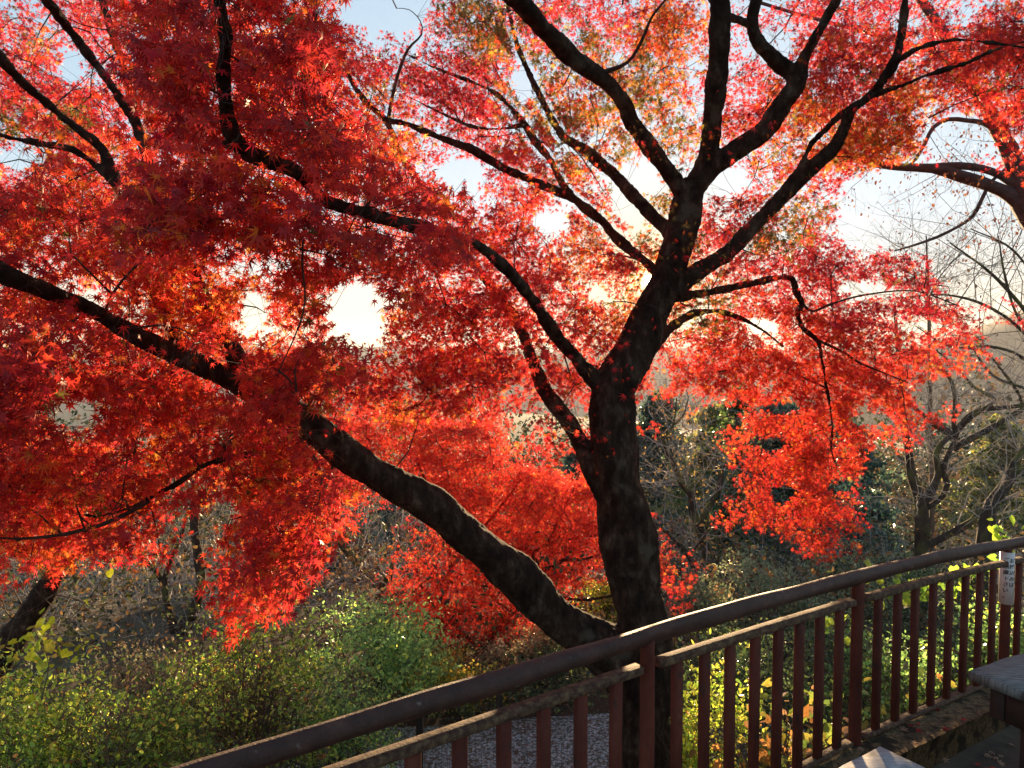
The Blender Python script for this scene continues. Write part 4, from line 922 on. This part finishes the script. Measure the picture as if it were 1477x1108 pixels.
# tangled bare brush on the slope
def build_undergrowth():
    T = Tubes()
    for i in range(2600):
        y = 10.5 + 16 * rng.random(); x = (rng.random() * 2 - 1) * (y * .78 + 1); z = float(ground(x, y))
        if .15 < x / y < .38 and rng.random() < .75: continue
        if y < 9.5 and x > -2.5: continue
        L4, _ = wander((x, y, z), rsph(1)[0] * np.array([1, 1, .2]) + np.array([0, 0, .9]), rng.uniform(1.0, 3.2), 8, .16, -.10)
        T.add(L4, np.linspace(rng.uniform(.003, .008), .0015, 8), 3)
        for k in range(3):
            j = rng.integers(2, 7); Q, _ = wander(L4[j], rsph(1)[0] + np.array([0, 0, .4]), rng.uniform(.3, 1.1), 5, .25, -.05); T.add(Q, np.linspace(.003, .001, 5), 3)
    tag(T.build('undergrowth', M_TWIGG), kind='stuff')
    n = 9000; y = 8 + 22 * rng.random(n); x = (rng.random(n) * 2 - 1) * (y * .78 + 1); z = ground(x, y) + rng.random(n) ** 1.5 * 1.6
    P = np.column_stack([x, y, z]); fr = np.array([[.10, .06, .035], [.05, .06, .025], [.17, .10, .04], [.06, .04, .03]])
    clump = (np.sin(x * .9) + np.sin(y * .7 + x * .3) + rng.normal(size=n) * .6); ci = np.clip(((clump + 2) / 1.1).astype(int), 0, 3)
    pos = np.repeat(P, 7, 0) + rng.normal(size=(n * 7, 3)) * .16; c = fr[np.repeat(ci, 7)] * rng.uniform(.5, 1.6, (n * 7, 1))
    tag(leaves(OVAL, pos, rsph(n * 7), rsph(n * 7) + np.array([0, 0, .6]), .075 * rng.uniform(.6, 1.4, n * 7), c, 'ground_cover', M_DRYLEAF), kind='stuff')
build_undergrowth()

# ------------------------------------------------------------------ shrubs
def shrub(px, py_top, d, wpx, label, pal, w, size=.028, n_stem=16, n_cl=900, per=9, depth=None, base_py=None, name='shrub', cat='shrub', tpl=OVAL, mat=None, sq=1.0, shell=.55, spread=.045, stem_r=.010, group=None, zlift=0.0, stem=None):
    top = at(px, py_top, d); x0, y0 = top[0], top[1]; z0 = float(ground(x0, y0)); H = max(.4, top[2] - z0); Rw = wpx / F * d / 2; Rd = (depth or Rw * 2) / 2
    root = empty(name, (x0, y0, z0), label, cat, group)
    pts = []; T = Tubes()
    # crown surface made of several lobes
    nl = 12; lobes = [(rng.uniform(-.7, .7) * Rw, rng.uniform(-.6, .6) * Rd, rng.uniform(.35, .66) * H, rng.uniform(.28, .55)) for _ in range(nl)] + [(0, 0, .5 * H, .62)]
    for i in range(n_cl):
        lx, ly, lz, lr = lobes[rng.integers(len(lobes))]; a = rsph(1)[0] * rng.uniform(shell, 1) ** .5 * (1 + .12 * rng.normal()) ; a[2] = a[2] if a[2] > -.5 else -a[2] * .5
        p = np.array([x0 + lx + a[0] * Rw * lr, y0 + ly + a[1] * Rd * lr, z0 + min(H * 1.02, lz + a[2] * H * .42)]); 
        if rng.random() < .16: p = p + np.array([rng.normal() * .05, rng.normal() * .05, rng.uniform(.0, .12) * H])
        if math.sin(p[0] * 5.3 + p[2] * 4) + math.sin(p[1] * 4.7 - p[2] * 6.1 + px) + rng.normal() * .4 < -.6: continue
        if p[2] > z0 + .1: pts.append(p)
    pts = np.array(pts)
    for s in range(n_stem):
        e = pts[rng.integers(len(pts))]; b = np.array([x0 + rng.normal() * Rw * .15, y0 + rng.normal() * Rd * .15, z0 - .05]); t = np.linspace(0, 1, 8)[:, None]
        Q = b * (1 - t) + e * t + np.array([0, 0, .18 * H]) * np.sin(t * math.pi) + rng.normal(size=(8, 3)) * .02; rad = np.linspace(stem_r, stem_r * .4, 8); T.add(Q, rad, 6)
        L4 = np.column_stack([Q, rad]); twigs_on(T, L4, 9, H * .35, stem_r * .45, 2, .25, .1, .3, None, 4)
    T.build('stems', stem or M_TWIGB, root)
    foliage(pts, per, spread, size, pal, w, 'foliage', mat or M_GREEN, root, tpl, drop=.3)
    return root
AZ = [(.20, .34, .05), (.38, .50, .07), (.10, .18, .035), (.60, .58, .09), (.42, .20, .06)]
GR = [(.17, .32, .09), (.28, .46, .14), (.09, .17, .06), (.52, .60, .12)]
DRK = [(.06, .10, .04), (.11, .15, .05), (.03, .055, .03)]
YL = [(.50, .42, .06), (.25, .30, .04), (.55, .28, .06), (.10, .14, .03)]
DST = [(.20, .24, .12), (.28, .27, .16), (.11, .14, .07), (.34, .22, .12)]
shrub(20, 955, 4.6, 330, 'loose yellow-green azalea bush filling the lower left corner', AZ, [3, 3, 3, .8, .3], .034, 34, 2300, 9)
shrub(160, 985, 4.4, 270, 'low azalea bush in front of the dark hollow at lower left', AZ, [3, 2.5, 4, .6, .4], .032, 30, 1500, 9)
shrub(345, 908, 5.6, 280, 'round olive azalea bush with its stems showing, beneath the hanging red leaves', AZ, [3, 2, 3, 1, .7], .034, 44, 1900, 8)
shrub(290, 1040, 4.6, 200, 'sparse azalea bush with many bare stems just outside the handrail', AZ, [2, 1.5, 3, .8, 1.2], .032, 44, 900, 7, shell=.2)
shrub(530, 870, 7.6, 260, 'leafy fresh green shrub with glossy leaves left of the scarlet maple', GR, [3, 4, 2, 1], .042, 16, 1300, 8)
shrub(455, 975, 6.0, 210, 'green shrub with yellow tips behind the wire fence', GR, [3, 2, 3, 2], .034, 14, 800, 8)
shrub(600, 945, 8.4, 150, 'orange and gold autumn shrub under the scarlet maple', YL, [2, 1, 4, 1], .036, 14, 700, 8, mat=M_DRYLEAF)
shrub(665, 960, 8.0, 130, 'low yellow shrub at the foot of the scarlet maple', YL, [3, 3, 1, 2], .036, 12, 600, 8)
shrub(780, 925, 9.0, 200, 'brownish shrub behind the base of the leaning limb', DST, [1, 2, 1, 4], .040, 14, 900, 8)
shrub(870, 830, 10.5, 110, 'yellow-green shrub in the gap between the two stems of the great maple', YL, [1, 4, .3, 3], .045, 12, 600, 8)
shrub(790, 1010, 8.2, 260, 'dark low shrub edging the far side of the gravel', DRK, [3, 2, 2], .040, 14, 1000, 8)
shrub(1180, 800, 10.5, 300, 'wide dusty green bush below the conifer trunk', DST, [3, 3, 3, 1], .045, 18, 2300, 8)
shrub(1050, 835, 9.5, 240, 'dusty green bush right of the great trunk', DST, [3, 2, 4, 1], .042, 16, 1500, 8)
shrub(1330, 820, 10.5, 240, 'dark bush under the gnarled bare tree', DRK, [2, 3, 1], .045, 14, 1200, 8)
shrub(1120, 905, 6.8, 330, 'dark glossy bush right behind the railing', DRK, [3, 2, 3], .036, 20, 2400, 9)
shrub(1010, 965, 5.2, 170, 'young yellow-green bush behind the first balusters right of the great trunk', AZ, [2, 4, 1, 3, .2], .040, 12, 700, 8)
shrub(1330, 900, 6.0, 330, 'green bush behind the far panel of the railing', GR, [3, 3, 3, 1], .040, 18, 1700, 8)
shrub(1445, 880, 6.0, 160, 'leafy bush behind the notice post', GR, [2, 3, 3, 2], .040, 12, 800, 8)
HY = [(.16, .22, .04), (.36, .33, .06), (.42, .20, .06), (.08, .13, .03), (.28, .16, .08)]
shrub(1130, 1000, 4.6, 150, 'yellowing large-leaved shrub turning orange behind the middle balusters', HY, [2, 3, 3, 1, 2], .060, 12, 240, 4, tpl=HEART, spread=.09)
shrub(1215, 985, 4.9, 130, 'large-leaved green and yellow shrub behind the post before the far panel', HY, [4, 3, .6, 3, .5], .058, 12, 240, 4, tpl=HEART, spread=.09)
shrub(1330, 1000, 5.2, 150, 'pale green large-leaved shrub low behind the far panel', HY, [4, 2, .2, 4, .2], .052, 12, 240, 4, tpl=HEART, spread=.09)
shrub(620, 1085, 4.3, 90, 'small bright yellow-leaved shoot under the left panel of the railing', [(.55, .52, .04), (.35, .42, .05)], [3, 1], .095, 5, 12, 3, tpl=HEART, spread=.05, stem_r=.005)
shrub(800, 1085, 4.4, 80, 'small bright yellow-leaved shoot between the balusters left of the great trunk', [(.55, .52, .04), (.35, .42, .05)], [3, 1], .095, 5, 12, 3, tpl=HEART, spread=.05, stem_r=.005)

# creepers with heart leaves
def creeper(stems, label, leafn, size, pal, w, name='creeper', r=.004, spread=.05, zoff=0):
    LL = [limb([(x, y, d, 2 * r * F / d) for x, y, d in s], .05) for s in stems]
    b = LL[0][0, :3]; root = empty(name, b, label, 'climbing plant'); T = Tubes()
    for l in LL: T.add(l[:, :3], np.linspace(r, r * .4, len(l)), 5)
    T.build('stem', M_TWIGB, root)
    P = np.vstack([l[int(len(l) * .3):, :3] for l in LL]); P = P[rng.integers(len(P), size=leafn)]
    foliage(P, 1, spread, size, pal, w, 'leaves', M_GREEN, root, HEART, drop=-.7, squash=1)
    return root
LIME = [(.34, .44, .03), (.46, .46, .04), (.22, .32, .03), (.42, .30, .08)]
creeper([[(60, 1010, 4.2), (70, 960, 4.2), (60, 920, 4.2), (75, 905, 4.2)], [(60, 960, 4.2), (30, 950, 4.2), (25, 925, 4.2)], [(70, 940, 4.2), (100, 925, 4.2), (140, 930, 4.2)], [(60, 930, 4.2), (48, 905, 4.2)], [(40, 980, 4.2), (20, 965, 4.2)]],
        'lime yellow heart-leaved creeper over the azalea at lower left', 70, .050, LIME, [4, 2, 2, 1])
creeper([[(95, 900, 4.4), (130, 860, 4.4), (150, 830, 4.4), (165, 800, 4.4), (172, 805, 4.4)]], 'long bare straw-coloured shoot with a few round yellow leaves above the azalea', 3, .045, LIME, [1, 1, 0, 2], spread=.02, r=.003)
shrub(225, 1035, 4.9, 220, 'low green bush filling the gap between the azaleas', GR, [3, 1, 4, 1], .034, 14, 800, 8)
shrub(200, 950, 8.0, 230, 'brown half-bare bush in the hollow behind the azaleas', DST, [1, 2, 1, 4], .04, 20, 500, 5, mat=M_DRYLEAF)
creeper([[(1477, 800, 5.0), (1455, 780, 5.0), (1440, 760, 5.0), (1436, 748, 5.0)], [(1470, 790, 5.0), (1465, 762, 5.0)], [(1500, 790, 5.0), (1480, 768, 5.0)]], 'fresh green heart-leaved creeper above the handrail at the right edge', 26, .055, [(.15, .28, .04), (.34, .48, .05)], [1, 1], spread=.04)
creeper([[(1320, 880, 4.9), (1330, 850, 4.9), (1320, 830, 4.9), (1330, 812, 4.9)], [(1290, 880, 4.9), (1270, 850, 4.9), (1262, 830, 4.9)], [(1340, 870, 4.9), (1380, 840, 5.0), (1430, 815, 5.0), (1450, 810, 5.0)], [(1330, 860, 4.9), (1300, 835, 4.9)]],
        'green heart-leaved creeper climbing between handrail and top rail of the far panel', 90, .052, [(.16, .30, .04), (.30, .42, .05)], [1, 1], spread=.05)
creeper([[(1210, 940, 4.7), (1205, 900, 4.7), (1195, 875, 4.7), (1190, 868, 4.7)], [(1205, 905, 4.7), (1225, 885, 4.7)]], 'small green creeper tip poking over the top rail of the middle panel', 22, .05, [(.14, .26, .04), (.25, .36, .05)], [1, 1], spread=.04)

# orange-brown dry sprig beside the round bush
def litter():
    n = 7000; x = rng.uniform(-5, 4, n); y = rng.uniform(4.2, 8.2, n); P = np.column_stack([x, y, ground(x, y) + .035])
    pal = np.array([(.20, .11, .05), (.12, .09, .06), (.42, .33, .24), (.26, .09, .04)]); c = pal[rng.integers(4, size=n)] * rng.uniform(.5, 1.4, (n, 1)); a = rsph(n); a[:, 2] *= .2
    tag(leaves(MAPLE_S, P, a, np.array([0, 0, 1.0]) + rsph(n) * .5, .026 * rng.uniform(.6, 1.3, n), c, 'leaf_litter', M_DRYLEAF), kind='stuff')
litter()

# ------------------------------------------------------------------ evening haze
def build_haze():
    m = bpy.data.materials.new('haze'); m.use_nodes = True; t = m.node_tree; t.nodes.remove(t.nodes['Principled BSDF'])
    v = t.nodes.new('ShaderNodeVolumePrincipled'); v.inputs['Density'].default_value = HAZE; v.inputs['Color'].default_value = (.9, .93, 1.0, 1); v.inputs['Anisotropy'].default_value = .3
    t.links.new(v.outputs[0], t.nodes['Material Output'].inputs['Volume'])
    a, z0, z1 = 1800, -75, max(o.bound_box[1][2] for o in S.objects if o.name in ('mountain', 'hills')) + 8
    V = np.array([(x, y, z) for z in (z0, z1) for y in (-a, a) for x in (-a, a)], float)
    q = np.array([(0, 2, 3, 1), (4, 5, 7, 6), (0, 1, 5, 4), (2, 6, 7, 3), (0, 4, 6, 2), (1, 3, 7, 5)])
    o = mesh_obj('haze', V, q, m); o['kind'] = 'stuff'
HAZE = 0.00020
build_haze()
